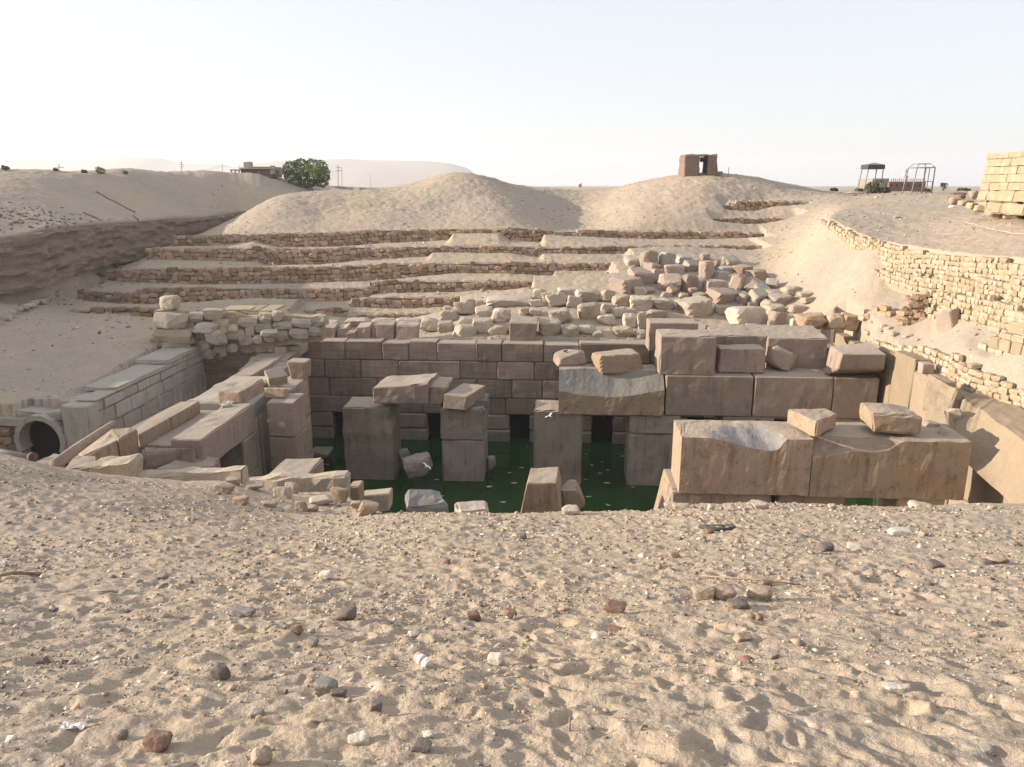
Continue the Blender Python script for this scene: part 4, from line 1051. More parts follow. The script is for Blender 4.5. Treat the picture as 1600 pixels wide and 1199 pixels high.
a, b = W(-60, 694, 22.5), W(52, 715, 21.6)
o = tube('metal_pipe', [a, (a + b) / 2, b], 0.08, M['metal_grey'], label='thin pale pipe lying on the sand at the left edge', cat='pipe', n=10)
tube('pipe_flange', [b - (b - a) * 0.03, b + (b - a) * 0.01], 0.15, M['rust'], parent=o, n=10)
o.location = o.location

# steps and loose blocks behind the pier
for px, v, dep, lab in (((362, 541, 465, 558), 49.2, 3.0, 'topmost wide step slab with a pale top left of the back wall'), ((388, 563, 447, 578), 46.6, 2.6, 'middle step slab left of the back wall corner'), ((371, 579, 442, 592), 44.6, 2.4, 'lowest step slab left of the back wall corner')):
    blk('stone_step', lab, 'stone slab', px, v, dep, 'limestone' if v > 49 else 'granite', dz=0.1, chip=0.15, rough=0.06)
blk('stone_block', 'leaning corner block at the left end of the back wall', 'stone block', [(447, 565), (478, 566), (477, 594), (455, 594)], 41.6, 1.0, 'granite_orange', chip=0.1)
topblk('stone_block', 'low block with a sunlit yellow top on the left platform', 'stone block', [(340, 611), (374, 613), (412, 592), (372, 588)], -9.75, 0.75, 'granite_orange', **hexa_n)
rock('stone_block', 'angular block tipped on the platform behind the corner pier', 'stone block', 428, 603, 34, 24, Y=40.5, mat='heap', kind='block', yaw=0.7, tilt=0.35, seed=61, sub=4)
rock('stone_block', 'small squared stone on the corner pier', 'stone block', 431, 625, 34, 21, Y=38.0, mat='granite_orange', kind='block', yaw=-0.2, seed=62, sub=4, dep=0.7)
for k in range(9):
    t = k / 8; rock('stone', 'row of small grey stones curving across the left platform', 'stone', 352 + 66 * t, 640 - 40 * t, 16, 9, Y=36.3 + 5.0 * t, mat='plaster', kind='boulder', group='small stones on the left platform', sub=2)

# ------------------------------------------------------------------ dry-stone terrace walls across the back of the pit
TLAB = {
 'F0': 'short low terrace wall in the dip left of the lowest centre walls',
 'F': 'lowest terrace wall at the centre, just above the pale boulders of the pit edge',
 'E': 'terrace wall second from the bottom at the centre',
 'D1': 'right-hand terrace wall third from the bottom, reaching to the rubble heap',
 'D': 'left-hand lower terrace wall, bowed back in the middle, behind the limestone ruin',
 'C': 'long terrace wall third from the top',
 'B': 'long terrace wall second from the top',
 'A': 'topmost long terrace wall at the foot of the sand mounds',
 'R2': 'lower of the two small terrace walls on the slope below the hut',
 'R1': 'upper of the two small terrace walls on the slope below the hut'}
for i, k in enumerate(['F0', 'F', 'E', 'D1', 'D', 'C', 'B', 'A', 'R2', 'R1']):
    L = TLN[k].copy(); L[:, 1] += 0
    # gentle bows so that the walls do not stand on ruled lines
    n = max(3, int((L[-1, 0] - L[0, 0]) / 1.5)); xs = np.linspace(L[0, 0], L[-1, 0], n)
    line = [(x, L[0, 1] + 0.12 * math.sin(x * 0.7 + i), np.interp(x, L[:, 0], L[:, 2]) + 0.06 * math.sin(x * 1.9 + i), np.interp(x, L[:, 0], L[:, 3])) for x in xs]
    rubble_wall(TLAB[k], line, 0.62, 0.40, 'terrace', M['mortar'], seed=20 + i, group='stone terrace walls above the pit', name='terrace_wall')

# right side: stepped limestone retaining wall that faces the sun
def rline(pts, dx=0.0):
    out = []
    for (px, py, Y), pyb in pts:
        t = W(px, py, Y); out.append((t[0] + dx, t[1], t[2], zat(pyb, t[1])))
    return out
T1 = [((1283, 342, 66.5), 346), ((1310, 355, 62.5), 366), ((1340, 368, 58), 388), ((1375, 377, 53.8), 416), ((1400, 384, 51), 424), ((1450, 392, 47.5), 424), ((1500, 400, 44.5), 430), ((1600, 409, 38.5), 438), ((1680, 416, 35.0), 450)]
rubble_wall('upper tier of the sunlit limestone retaining wall on the right', rline(T1), 0.38, 0.28, 'yellow', M['mortar_pale'], seed=41, batter=0.12, name='retaining_wall', group='tiers of the limestone retaining wall', ragged=0.5)
T2 = [((1372, 420, 52.8), 424), ((1400, 424, 50.0), 440), ((1440, 427, 46.9), 452), ((1475, 430, 45.0), 456), ((1500, 432, 43.6), 460), ((1600, 438, 37.6), 487), ((1680, 445, 34.2), 500)]
rubble_wall('middle tier of the sunlit limestone retaining wall on the right', rline(T2, -0.35), 0.37, 0.27, 'yellow', M['mortar_pale'], seed=42, batter=0.12, name='retaining_wall', group='tiers of the limestone retaining wall', ragged=0.5)
T3 = [((1455, 452, 44.9), 470), ((1480, 453, 43.4), 510), ((1510, 458, 41.6), 528), ((1540, 462, 39.6), 536), ((1570, 470, 37.6), 545), ((1600, 483, 36.0), 552), ((1680, 500, 32.8), 580)]
rubble_wall('lower tier of the sunlit limestone retaining wall on the right', rline(T3, -0.45), 0.38, 0.29, 'yellow', M['mortar_pale'], seed=43, batter=0.14, name='retaining_wall', group='tiers of the limestone retaining wall', ragged=0.4)
def ashlar(label, rows, mat, seed=3):
    rs = random.Random(seed); root = None
    for (x0, y0, Y0), (x1, y1, Y1), hpx0, hpx1, n, th in rows:
        A, B_ = W(x0, y0, Y0), W(x1, y1, Y1)
        if root is None: root = empty('squared_block_wall', (A + B_) / 2, label, 'wall')
        d = (B_ - A); back = np.array([-d[1], d[0], 0]); back = back / np.linalg.norm(back) * th
        if back[0] < 0: back = -back
        h0, h1 = hpx0 * depth_of(A) / FPX, hpx1 * depth_of(B_) / FPX
        for i in range(n):
            a, b = A + d * (i + 0.02) / n, A + d * (i + 0.98) / n
            ha, hb = h0 + (h1 - h0) * i / n, h0 + (h1 - h0) * (i + 1) / n; j = back * rs.uniform(-0.08, 0.05)
            a, b = a + j, b + j
            up = np.array([0, 0, 1.0])
            hexa('block', [[[a - up * ha, a], [a - up * ha + back, a + back]], [[b - up * hb, b], [b - up * hb + back, b + back]]], M[mat], root, n=(3, 2, 3), bev=0.05, rough=0.03, chip=0.08)
    return root
ashlar('stepped courses of squared blocks at the foot of the retaining wall, right edge', [
    ((1576, 502, 36.2), (1700, 520, 32.2), 19, 24, 4, 0.6), ((1560, 520, 35.9), (1700, 544, 31.8), 17, 22, 6, 0.6), ((1544, 525, 36.2), (1700, 564, 31.2), 18, 24, 8, 0.6)], 'limestone_yellow')
rubble_wall('row of bright pale stones edging the squared blocks on the right', [(*W(1528, 531, 36.9)[:2], W(1528, 531, 36.9)[2], zat(540, 36.9)), (*W(1600, 556, 34.2)[:2], W(1600, 556, 34.2)[2], zat(566, 34.2)), (*W(1680, 580, 32)[:2], W(1680, 580, 32)[2], zat(592, 32))], 0.42, 0.27, 'lime', M['mortar_pale'], seed=44, name='stone_edging', cat='stone edging')
T4 = [((1362, 531, 45.2), 541), ((1400, 539, 42.6), 556), ((1440, 546, 40.3), 580), ((1480, 552, 37.9), 597), ((1505, 570, 36.4), 614), ((1530, 582, 35.3), 624), ((1560, 596, 34.2), 630), ((1600, 608, 33.0), 634), ((1680, 620, 30.5), 670)]
rubble_wall('low crumbling limestone wall directly above the right pit wall', rline(T4), 0.37, 0.27, 'yellow', M['mortar_pale'], seed=45, batter=0.15, name='retaining_wall', ragged=0.7)
T5 = [((1399, 487, 45.0), 505), ((1412, 470, 44.6), 508), ((1430, 458, 44.4), 506), ((1452, 456, 44.2), 498), ((1474, 459, 44.0), 482)]
rubble_wall('jumbled brown stub of stone wall jutting from the sand beside the retaining wall', rline(T5), 0.44, 0.30, 'terrace', M['mortar_pale'], seed=46, batter=0.1, name='wall_stub', ragged=0.6, jit=0.3)
T6 = [((1333, 492, 49), 500), ((1350, 487, 48), 498), ((1370, 483, 47), 494), ((1392, 482, 46), 492)]
rubble_wall('short line of brown stones between the cracked boulder and the wall stub', rline(T6), 0.5, 0.34, 'terrace', M['mortar'], seed=47, name='wall_stub', ragged=0.6)
rubble_wall('low scatter of stones in a line at the left edge of the pit', [(*W(40, 492, 62)[:2], W(40, 489, 62)[2], zat(497, 62)), (*W(120, 488, 61)[:2], W(120, 486, 61)[2], zat(495, 61)), (*W(175, 484, 62)[:2], W(175, 480, 62)[2], zat(492, 62)), (*W(245, 482, 62)[:2], W(245, 480, 62)[2], zat(495, 62))], 0.7, 0.36, 'terrace', M['mortar'], seed=48, name='wall_stub', ragged=0.8, skip=0.12)
rubble_wall('thin line of flat stones running up the far left bank', [(*W(5, 497, 52)[:2], W(5, 494, 52)[2], zat(500, 52)), (*W(50, 475, 58)[:2], W(50, 473, 58)[2], zat(478, 58)), (*W(95, 457, 66)[:2], W(95, 454, 66)[2], zat(461, 66))], 0.6, 0.26, 'lime', M['mortar'], seed=49, name='stone_edging', cat='stone edging', skip=0.45, jit=0.4)

# limestone ruin on the left
YR = 49.5
def ruin():
    L = [(240, 492, 548), (262, 490, 556), (300, 488, 560), (330, 486, 556), (365, 486, 548), (366, 492, 540), (430, 490, 530), (500, 494, 522)]
    line = [(*W(px, pt, YR)[:2], W(px, pt, YR)[2], zat(pb, YR)) for px, pt, pb in L]
    rubble_wall('ruined limestone wall of large pale blocks left of the hall', line, 0.95, 0.60, 'lime', M['mortar_pale'], thick=1.0, seed=50, name='limestone_wall', dep=1.0, jit=0.08, ragged=0.5)
    L = [(236, 482, 552), (255, 480, 556), (282, 484, 552)]
    line = [(*W(px, pt, YR - 1.0)[:2], W(px, pt, YR - 1.0)[2], zat(pb, YR - 1.0)) for px, pt, pb in L]
    rubble_wall('weathered corner stump at the left end of the limestone ruin', line, 1.7, 0.9, 'lime', M['mortar_pale'], thick=0.8, seed=53, name='limestone_pillar', dep=1.3, jit=0.05)
ruin()
rock('boulder', 'knobbly weathered block on top of the corner stump of the limestone ruin', 'boulder', 261, 486, 30, 24, Y=YR - 0.8, mat='limestone', kind='boulder', seed=71, sink=0)
rock('boulder', 'flat weathered capstone, topmost on the corner stump', 'boulder', 264, 471, 22, 7, Y=YR - 0.6, mat='limestone', kind='boulder', seed=72, sink=0)
for px, py, w, h, lab in ((268, 532, 30, 26, 'bulging pale block low in the limestone ruin'), (317, 523, 34, 18, 'tilted overhanging pale block in the middle of the limestone ruin'), (335, 541, 33, 25, 'largest rounded block low in the limestone ruin')):
    rock('boulder', lab, 'boulder', px, py, w, h, Y=YR - 1.1, mat='limestone', kind='boxy', seed=px, sink=0, sub=3)
rock('stone', 'small triangular stone at the foot of the limestone ruin', 'stone', 418, 529, 27, 14, Y=48.2, mat='limestone', kind='shard', seed=77)
for px, Ys, lab in (([(360, 480), (404, 480), (392, 486), (347, 487)], [52.2, 52.2, 50.6, 50.6], 'left one of three sunlit flat planks lying on the limestone ruin'), ([(404, 480), (420, 479), (402, 488), (384, 488)], [52.2, 52.2, 50.5, 50.5], 'middle one of three sunlit flat planks lying on the limestone ruin'), ([(422, 479), (446, 479), (428, 488), (404, 488.5)], [52.2, 52.2, 50.4, 50.4], 'right one of three sunlit flat planks lying on the limestone ruin')):
    flat('stone_slab', lab, 'stone slab', px, Ys, -0.12, 'limestone_yellow', bev=0.03, chip=0.05, n=4)
rock('boulder', 'rounded pale block at the right end of the limestone ruin', 'boulder', 488, 508, 28, 15, Y=50.0, mat='limestone', kind='boxy', seed=79)

# plastered side wall of the left channel, with the round culvert mouth
def west_wall():
    root = empty('channel_wall', H(-23.7, 42, -12), 'long plastered stone wall running back from the culvert on the left', 'wall')
    rs = random.Random(9)
    U0, U1 = -24.7, -22.85
    for r, (z0, z1) in enumerate(((-13.6, -12.6), (-12.55, -11.75), (-11.7, -10.95), (-10.9, -10.4))):
        v = 36.4 + (r % 2) * 0.6
        if r: hexa('block', ubox(U0 + 0.3, U1 - 0.02, 36.4, v - 0.02, z0, z1), M['plaster'], root, n=(2, 2, 3), bev=0.03, chip=0.1)
        while v < 48.5:
            l = rs.uniform(1.2, 2.3); hexa('block', ubox(U0 + 0.25, U1 + rs.uniform(-0.03, 0.04), v, min(v + l, 48.6) - 0.02, z0, z1), M['plaster'], root, n=(2, 4, 3), bev=0.04, rough=0.03, chip=0.12); v += l
    hexa('wall_top', ubox(U0, U1 + 0.05, 38.2, 48.6, -10.38, -10.15), M['plaster'], root, n=(5, 14, 2), bev=0.04, rough=0.04, chip=0.15)
    hexa('raised_slab', ubox(U0 - 0.1, U1 + 0.08, 43.6, 48.4, -10.14, -9.86), M['plaster'], root, n=(5, 8, 2), bev=0.04, rough=0.04, chip=0.15)
    hexa('low_end', ubox(U0 + 0.8, U1, 36.3, 38.15, -10.38, -10.3), M['plaster'], root, n=3, bev=0.03)
west_wall()
def culvert():
    c = Wv(66, 690, 35.6); u0, z0 = UV(c)[0], c[2] + 0.05
    d = depth_of(c); ri, ro = 34 * d / FPX, 42 * d / FPX
    root = empty('culvert_mouth', H(u0, 35.6, z0 - 1), 'round culvert opening in a thick plastered arch at the far left', 'culvert')
    V, F = [], []; n = 26
    for j, v in enumerate((35.4, 35.5, 36.2)):
        for k in range(n + 1):
            a = math.radians(-28 + 236 * k / n); wob = 0.03 * math.sin(k * 2.3)
            for r in (ri, ro + wob): V.append(H(u0 + r * math.cos(a) * 0.97, v, z0 + r * math.sin(a)))
    m = (n + 1) * 2
    for j in range(2):
        for k in range(n):
            for s_ in (0, 1):
                b = j * m + k * 2 + s_; F.append((b, b + 2, b + m + 2, b + m))
    for k in range(n): b = k * 2; F.append((b, b + 1, b + 3, b + 2))
    V = np.array(V) - np.array(root.location)
    o = link_mesh('arch_ring', mesh_np('arch_ring', V, F, False), M['plaster'], root)
    hexa('headwall', ubox(u0 + ro * 0.9, -22.86, 35.5, 36.5, -14.3, -10.42), M['plaster'], root, n=(4, 3, 6), rough=0.05, chip=0.15)
    hexa('headwall', ubox(u0 - ro * 0.95, u0 + ro * 1.0, 36.32, 36.62, z0 - 1.5, z0 + ro * 0.98), M['plaster'], root, n=3)
    hexa('opening_shade_panel', ubox(u0 - ro * 0.96, u0 + ro * 0.96, 36.2, 36.3, z0 - 2.4, z0 + ro * 0.9), M['black'], root, n=2, rough=0)  # flat black panel painted in place of the culvert's unlit depth
    o = rubble_wall('rubble wall beside the culvert mouth at the left edge', [(*H(-30.5, 35.8, 0)[:2], z0 + 0.75, -14.2), (*H(u0 - ro + 0.1, 35.7, 0)[:2], z0 + 0.75, -14.2)], 0.75, 0.45, 'terrace', M['mortar_pale'], seed=55, name='rubble_wall', cap=120)
    hexa('sand_cap', ubox(-31, u0 - ro * 0.5, 35.5, 39, z0 + 0.7, z0 + 1.15), M['plaster'], o, n=(6, 4, 2), rough=0.08, chip=0.2)
    hexa('sand_cap', ubox(u0 - ro * 0.9, -23.9, 35.75, 39.5, z0 + ro * 0.72, z0 + ro * 1.04), M['plaster'], root, n=(6, 6, 3), rough=0.12, chip=0.3)
culvert()

# earth cliff on the far left, and the dark bank of the far trench
def ribbon(name, top, hgt, mat, seed=0, lean=0.5, rows=12, step=0.35, thick=2.5):
    top = np.array(top, float); s = np.concatenate([[0], np.cumsum(np.hypot(np.diff(top[:, 0]), np.diff(top[:, 1])))])
    n = int(s[-1] / step); V = []
    for i in range(n + 1):
        q = s[-1] * i / n; x, y, z, hh = [np.interp(q, s, c) for c in (top[:, 0], top[:, 1], top[:, 2], hgt)]
        q2 = min(q + 1.5, s[-1]); q1 = max(q2 - 3, 0)
        tx, ty = np.interp(q2, s, top[:, 0]) - np.interp(q1, s, top[:, 0]), np.interp(q2, s, top[:, 1]) - np.interp(q1, s, top[:, 1])
        l = math.hypot(tx, ty); nx, ny = ty / l, -tx / l
        ca = mnoise.noise(Vector((q * 0.22, seed, 0))); cb = mnoise.noise(Vector((q * 0.9, seed, 5)))
        crack = max(0, mnoise.noise(Vector((q * 0.5, seed, 9))) - 0.28) * 2.2
        V.append((x - nx * (thick), y - ny * thick, z - 0.05))
        for j in range(rows + 1):
            t = j / rows; zz = z - hh * t
            led = 0.2 * mnoise.noise(Vector((q * 0.06, zz * 1.9, seed))) + 0.30 * mnoise.noise(Vector((q * 0.5, zz * 3.4, seed + 3)))
            out = 0.35 + lean * t + led + 0.3 * ca + 0.22 * cb - crack * (1 - t) * 0.9 + (0.35 if t > 0.62 else 0) * 0.6 - (0.25 if j == 0 else 0)
            V.append((x + nx * out, y + ny * out, zz + (0.10 * cb if j else 0.0)))
    m = rows + 2; F = []
    for i in range(n):
        for j in range(m - 1):
            b = i * m + j; F.append((b, b + 1, b + m + 1, b + m))
    o = link_mesh(name, mesh_np(name, V, F, False), mat); return tag(o, kind='structure')
cl = [tuple(W(*p)) for p in ((0, 373, 58), (50, 366, 62), (87, 357, 67), (157, 350, 78), (212, 347, 85), (272, 341, 95), (300, 341, 99), (350, 336, 108), (378, 331, 114))]
cl = [(-62, 30, -3.2), (-48, 46, -3.4)] + cl + [tuple(W(430, 308, 122)[:2]) + (-2.6,)]
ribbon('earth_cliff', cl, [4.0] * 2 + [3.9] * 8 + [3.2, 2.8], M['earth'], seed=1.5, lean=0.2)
db = [W(482, 289, 141), W(505, 290, 141), W(540, 292, 141), W(575, 294, 141), W(600, 295, 141), W(622, 293, 140), W(645, 291, 137)]
ribbon('earth_bank', db, [0.5, 1.0, 1.3, 1.4, 1.2, 1.2, 0.7], M['granite_dark'], seed=7.5, lean=0.4, rows=5, thick=8)

# ------------------------------------------------------------------ loose blocks and boulders
GH, GL, GB = 'blocks of the rubble heap behind the pit', 'limestone boulders on the back edge of the pit', 'squared blocks set along the back edge of the pit'
HEAP = [  # label, px, py(bottom), w, h, material, kind, yaw, tilt
 ('brown cube with a blazing sunlit left face at the left edge of the rubble heap', 980, 459, 50, 28, 'heap', 'block', 0.75, 0.1),
 ('dark wedge slab tipped over just right of the sunlit cube in the heap', 1005, 446, 40, 21, 'heap', 'slab', 0.3, 0.4),
 ('upright brown block leaning on the dark wedge slab in the heap', 1028, 444, 25, 24, 'heap', 'angular', 0.5, -0.3),
 ('pale overhanging slab at the upper left corner of the rubble heap', 992, 418, 30, 16, 'limestone', 'slab', 0.2, 0.3),
 ('tall brown split rock at the upper left of the rubble heap', 1014, 419, 30, 26, 'heap', 'angular', 0.4, -0.4),
 ('brown block leaning left under the tall split rock in the heap', 1019, 428, 28, 21, 'heap', 'block', 0.8, 0.3),
 ('tall pale grey upright block at the top of the rubble heap', 1043, 418, 25, 26, 'plaster', 'block', 0.35, 0.0),
 ('long low dark block with an arched top in the upper heap', 1054, 430, 32, 17, 'heap', 'angular', 0.1, 0.1),
 ('big square-cut brown block in the middle of the heap', 1048, 457, 40, 27, 'heap', 'block', -0.25, 0.25),
 ('upright brown block with a pointed top right of the big square-cut one', 1078, 457, 27, 31, 'heap', 'angular', 0.4, 0.0),
 ('pale grey slab lying flat behind the pointed block in the heap', 1082, 425, 26, 17, 'plaster', 'slab', 0.4, 0.3),
 ('steep dark pyramid-like rock with a thin sunlit left edge in the heap', 1105, 437, 26, 31, 'heap', 'shard', 0.6, 0.0),
 ('small wedge with a sunlit triangle below the dark pyramid-like rock', 1096, 456, 22, 20, 'heap', 'angular', 0.8, 0.2),
 ('large brown block with a rounded back, right of the heap centre', 1119, 462, 37, 26, 'heap', 'angular', 0.3, 0.2),
 ('smooth grey-brown block with a sharp front corner at the front of the heap', 1131, 476, 44, 24, 'heap', 'block', 0.5, 0.15),
 ('small pale angular stone in front of the dark wedge slab', 1001, 461, 22, 13, 'limestone', 'angular', 0, 0),
 ('small grey stone behind the pale angular stone in the heap', 1015, 459, 18, 9, 'heap', 'slab', 0, 0.2),
 ('thin flat slab on the sand in front of the big square-cut block', 1042, 465, 19, 8, 'heap', 'slab', 0.1, 0.1),
 ('little leaning slab in front of the big square-cut block', 1050, 463, 16, 14, 'heap', 'slab', 0.6, 0.6),
 ('small boxy stone between the leaning slab and the front pyramid', 1068, 467, 15, 10, 'limestone', 'boxy', 0.3, 0),
 ('small pale pyramid stone at the front of the heap', 1083, 464, 17, 15, 'heap', 'shard', 0.4, 0),
 ('small block with a sunlit face right of the small pale pyramid stone', 1095, 470, 22, 14, 'heap', 'block', 0.7, 0),
 ('small dark stone off the left edge of the heap', 989, 427, 13, 13, 'heap', 'angular', 0, 0),
 ('orange sunlit block with a hole at the upper right of the heap', 1163, 429, 34, 16, 'granite_orange', 'block', 0.7, 0.0),
 ('light brown block with a dark top at the right shoulder of the heap', 1187, 440, 36, 19, 'heap', 'angular', 0.5, 0.1),
 ('tilted square block with a lit corner in the right half of the heap', 1180, 456, 42, 21, 'heap', 'block', 0.75, 0.35),
 ('dark shaded block left of the tilted square block in the heap', 1157, 453, 30, 25, 'heap', 'angular', 0.9, -0.2),
 ('pale grey low block in the upper right of the heap', 1127, 437, 24, 14, 'plaster', 'block', 0.6, 0.0),
 ('small upright block in front of the tilted square block', 1164, 477, 21, 20, 'heap', 'angular', 0.8, 0.3),
 ('grey smooth slab sunk in front of the tilted square block', 1186, 479, 27, 25, 'plaster', 'slab', 0.4, 0.5),
 ('small loaf-shaped stone at the lower right front of the heap', 1177, 481, 19, 10, 'heap', 'boxy', 0.1, 0),
 ('thin grey shard pointing right beneath the tilted square block', 1193, 461, 26, 14, 'plaster', 'slab', 0.5, 0.5),
 ('sloping dark slab against the sand at the right shoulder of the heap', 1208, 453, 22, 17, 'plaster', 'slab', -0.4, 0.5),
 ('long brown block lying low at the right of the heap', 1213, 467, 34, 14, 'heap', 'block', 0.4, 0.1),
 ('rough stone furthest right among the upper heap blocks', 1240, 462, 32, 15, 'limestone', 'boxy', 0.3, 0.0),
 ('broad sunlit boulder at the right side of the heap', 1224, 478, 42, 19, 'heap', 'boxy', 0.35, 0.1),
 ('grey wedge below the broad sunlit boulder', 1205, 483, 26, 13, 'heap', 'angular', 0.6, 0.2),
 ('pale flat stone at the right outer edge of the heap', 1262, 465, 28, 9, 'limestone', 'boxy', 0.1, 0),
 ('small angular stone below the pale flat stone right of the heap', 1264, 475, 20, 11, 'limestone', 'angular', 0.4, 0),
 ('rough pale boulder with a knobbly top at the right front of the heap', 1213, 492, 33, 16, 'limestone', 'boulder', 0.2, 0),
 ('grey boulder just below the knobbly pale boulder', 1217, 508, 28, 23, 'heap', 'angular', 0.2, 0),
 ('small pointed stone on the ledge in front of the grey boulder', 1208, 515, 19, 15, 'heap', 'shard', 0.6, 0),
 ('flat dark layered stone left of the cracked boulder', 1250, 490, 30, 14, 'heap', 'slab', 0.1, 0.1),
 ('small shaded stone right in front of the cracked boulder', 1243, 512, 15, 15, 'limestone', 'angular', 0.2, 0),
 ('little brown shard sticking up at the top of the heap', 1120, 422, 13, 16, 'heap', 'shard', 0.5, 0.5),
 ('second little shard beside the one at the top of the heap', 1135, 415, 14, 12, 'granite_orange', 'shard', 0.5, 0.4),
 ('dark peak stone on the skyline of the heap', 1102, 407, 16, 12, 'heap', 'shard', 0.3, 0),
 ('pale leaning slab on the skyline of the heap', 1145, 416, 28, 12, 'plaster', 'slab', 0.5, 0.5),
 ('flat grey slab under the orange sunlit block', 1134, 426, 24, 10, 'plaster', 'slab', 0.2, 0.2),
 ('small dark block peeping over the tall grey block at the back of the heap', 1020, 400, 14, 9, 'heap', 'angular', 0.2, 0),
 ('half-buried grey stone behind the tall grey block in the heap', 1070, 412, 26, 12, 'plaster', 'slab', 0.2, 0.2)]
for i, (lab, px, py, w, h, m_, k_, yw, tl_) in enumerate(HEAP):
    rock('rubble_block', lab, 'stone block', px, py, w, h * 1.08, mat=m_, kind=k_, yaw=yw, tilt=tl_, group=GH, seed=300 + i, sink=0.12)
LIME = [
 ('left-hand very large pale boulder with a sunlit left end, by the foot of the heap', 1091, 497, 58, 33, 'limestone', 'boxy', 0.3),
 ('right-hand very large pale boulder with a sunlit left end, by the foot of the heap', 1170, 510, 58, 31, 'limestone', 'boxy', 0.35),
 ('medium pale stone between the two very large pale boulders', 1130, 493, 25, 16, 'limestone', 'boulder', 0),
 ('scrap of flaky stone on the sand below the second very large boulder', 1177, 515, 22, 9, 'limestone', 'slab', 0),
 ('squarish pale boulder at the left foot of the heap', 972, 480, 28, 20, 'limestone', 'boulder', 0.1),
 ('wide pale boulder with a chipped face at the left foot of the heap', 1002, 486, 36, 24, 'limestone', 'boulder', 0),
 ('low shaded pale boulder between the chipped boulder and the very large one', 1039, 485, 38, 18, 'limestone', 'boulder', 0),
 ('pale tapering block at the right end of the upper boulder row', 949, 473, 26, 22, 'limestone', 'boxy', 0.2),
 ('brown slab lying on the long squared block', 1027, 499, 34, 14, 'heap', 'slab', 0.1),
 ('grey egg-shaped boulder beside the long squared block', 985, 513, 23, 24, 'limestone', 'boulder', 0.1),
 ('crumbling upright stone touching the long squared block', 1003, 516, 17, 30, 'limestone', 'boulder', 0),
 ('pale stone at the left end of the top boulder row', 843, 469, 22, 19, 'limestone', 'boxy', 0),
 ('narrow pale stone second from the left in the top boulder row', 855, 471, 18, 16, 'limestone', 'boxy', 0),
 ('prominent pale block with a flat face in the top boulder row', 870, 481, 34, 25, 'limestone', 'boxy', 0.1),
 ('rounded stone right of the prominent pale block', 897, 482, 26, 21, 'limestone', 'boulder', 0),
 ('long thin capstone lying along the top boulder row', 893, 463, 42, 12, 'limestone', 'slab', 0),
 ('broad pale block with a sloping top in the top boulder row', 919, 473, 40, 21, 'limestone', 'boxy', 0.05),
 ('stack of flaky stones in front of the top boulder row', 838, 480, 26, 12, 'limestone', 'slab', 0),
 ('small tilted stone at the left of the flaky stack', 820, 494, 18, 13, 'limestone', 'boulder', 0.3),
 ('small flat-topped stone below the flaky stack', 836, 494, 22, 12, 'limestone', 'boxy', 0),
 ('large round boulder resting in the middle of the boulder slope', 877, 507, 39, 24, 'limestone', 'boulder', 0),
 ('large shaded block right of the round boulder', 921, 501, 36, 28, 'limestone', 'angular', 0.1),
 ('medium grey stone right of the large shaded block', 949, 491, 20, 17, 'limestone', 'boxy', 0),
 ('grey sloping stone left of the egg-shaped boulder', 968, 498, 23, 19, 'limestone', 'angular', 0),
 ('wide block with a cracked face sunk in the sand beside the brown cube', 860, 525, 36, 25, 'limestone', 'boxy', 0),
 ('dark-fronted stone right of the wide cracked block', 892, 527, 27, 20, 'limestone', 'boxy', 0),
 ('rounded stone two places right of the wide cracked block', 918, 524, 29, 16, 'limestone', 'boulder', 0),
 ('small cube of stone standing on the sand near the wall edge', 935, 533, 20, 17, 'heap', 'boxy', 0),
 ('half-buried whale-backed stone on the boulder slope', 949, 508, 32, 16, 'limestone', 'slab', 0),
 ('boulder with a pointed base left of the brown cube', 778, 531, 34, 24, 'limestone', 'boulder', 0),
 ('long shaded stone behind the pointed-base boulder', 754, 523, 32, 26, 'limestone', 'boxy', 0),
 ('medium pale block up the slope left of the flat slabs', 757, 495, 30, 15, 'limestone', 'boxy', 0),
 ('sloping grey boulder in the middle left of the boulder slope', 783, 505, 32, 24, 'limestone', 'boulder', 0),
 ('long pale bed of rock across the upper left of the boulder slope', 796, 481, 76, 15, 'limestone', 'slab', 0),
 ('small stone at the upper left tip of the boulder slope', 736, 478, 15, 11, 'limestone', 'boulder', 0),
 ('small stone beside the one at the upper left tip of the boulder slope', 749, 478, 14, 10, 'limestone', 'boulder', 0),
 ('bright pale block standing highest on the left of the boulder slope', 725, 494, 34, 23, 'limestone', 'boxy', 0.1),
 ('pale boulder just below left of the bright pale block', 702, 503, 29, 18, 'limestone', 'boulder', 0),
 ('small stone wedged above the pale boulder at the left', 699, 487, 14, 9, 'limestone', 'angular', 0),
 ('bulky pale boulder at the left end of the boulder slope', 669, 520, 31, 26, 'limestone', 'boxy', 0),
 ('square rough block right of the bulky pale boulder', 695, 520, 24, 19, 'limestone', 'boxy', 0),
 ('big boulder with a lit left side standing forward near the wall edge', 726, 535, 40, 27, 'limestone', 'angular', 0.3),
 ('broad sloping slab behind the forward boulder', 736, 516, 50, 22, 'limestone', 'slab', 0),
 ('rough brown stone near the right end of the boulder slope', 975, 528, 34, 17, 'limestone', 'boulder', 0),
 ('small block beside the long squared block, lowest at the right', 1003, 530, 20, 15, 'limestone', 'boxy', 0),
 ('long pale capstone behind the squared blocks, rightmost of three', 634, 512, 46, 14, 'limestone', 'slab', 0),
 ('long pale capstone behind the squared blocks, middle of three', 596, 512, 44, 14, 'limestone', 'slab', 0),
 ('long pale capstone behind the squared blocks, leftmost of three', 558, 512, 40, 13, 'limestone', 'slab', 0),
 ('pale rounded capstone at the left end of the back edge', 510, 516, 40, 14, 'limestone', 'boulder', 0),
 ('tiny dark stone perched above the flaky stone by the heap', 958, 486, 12, 9, 'limestone', 'boulder', 0)]
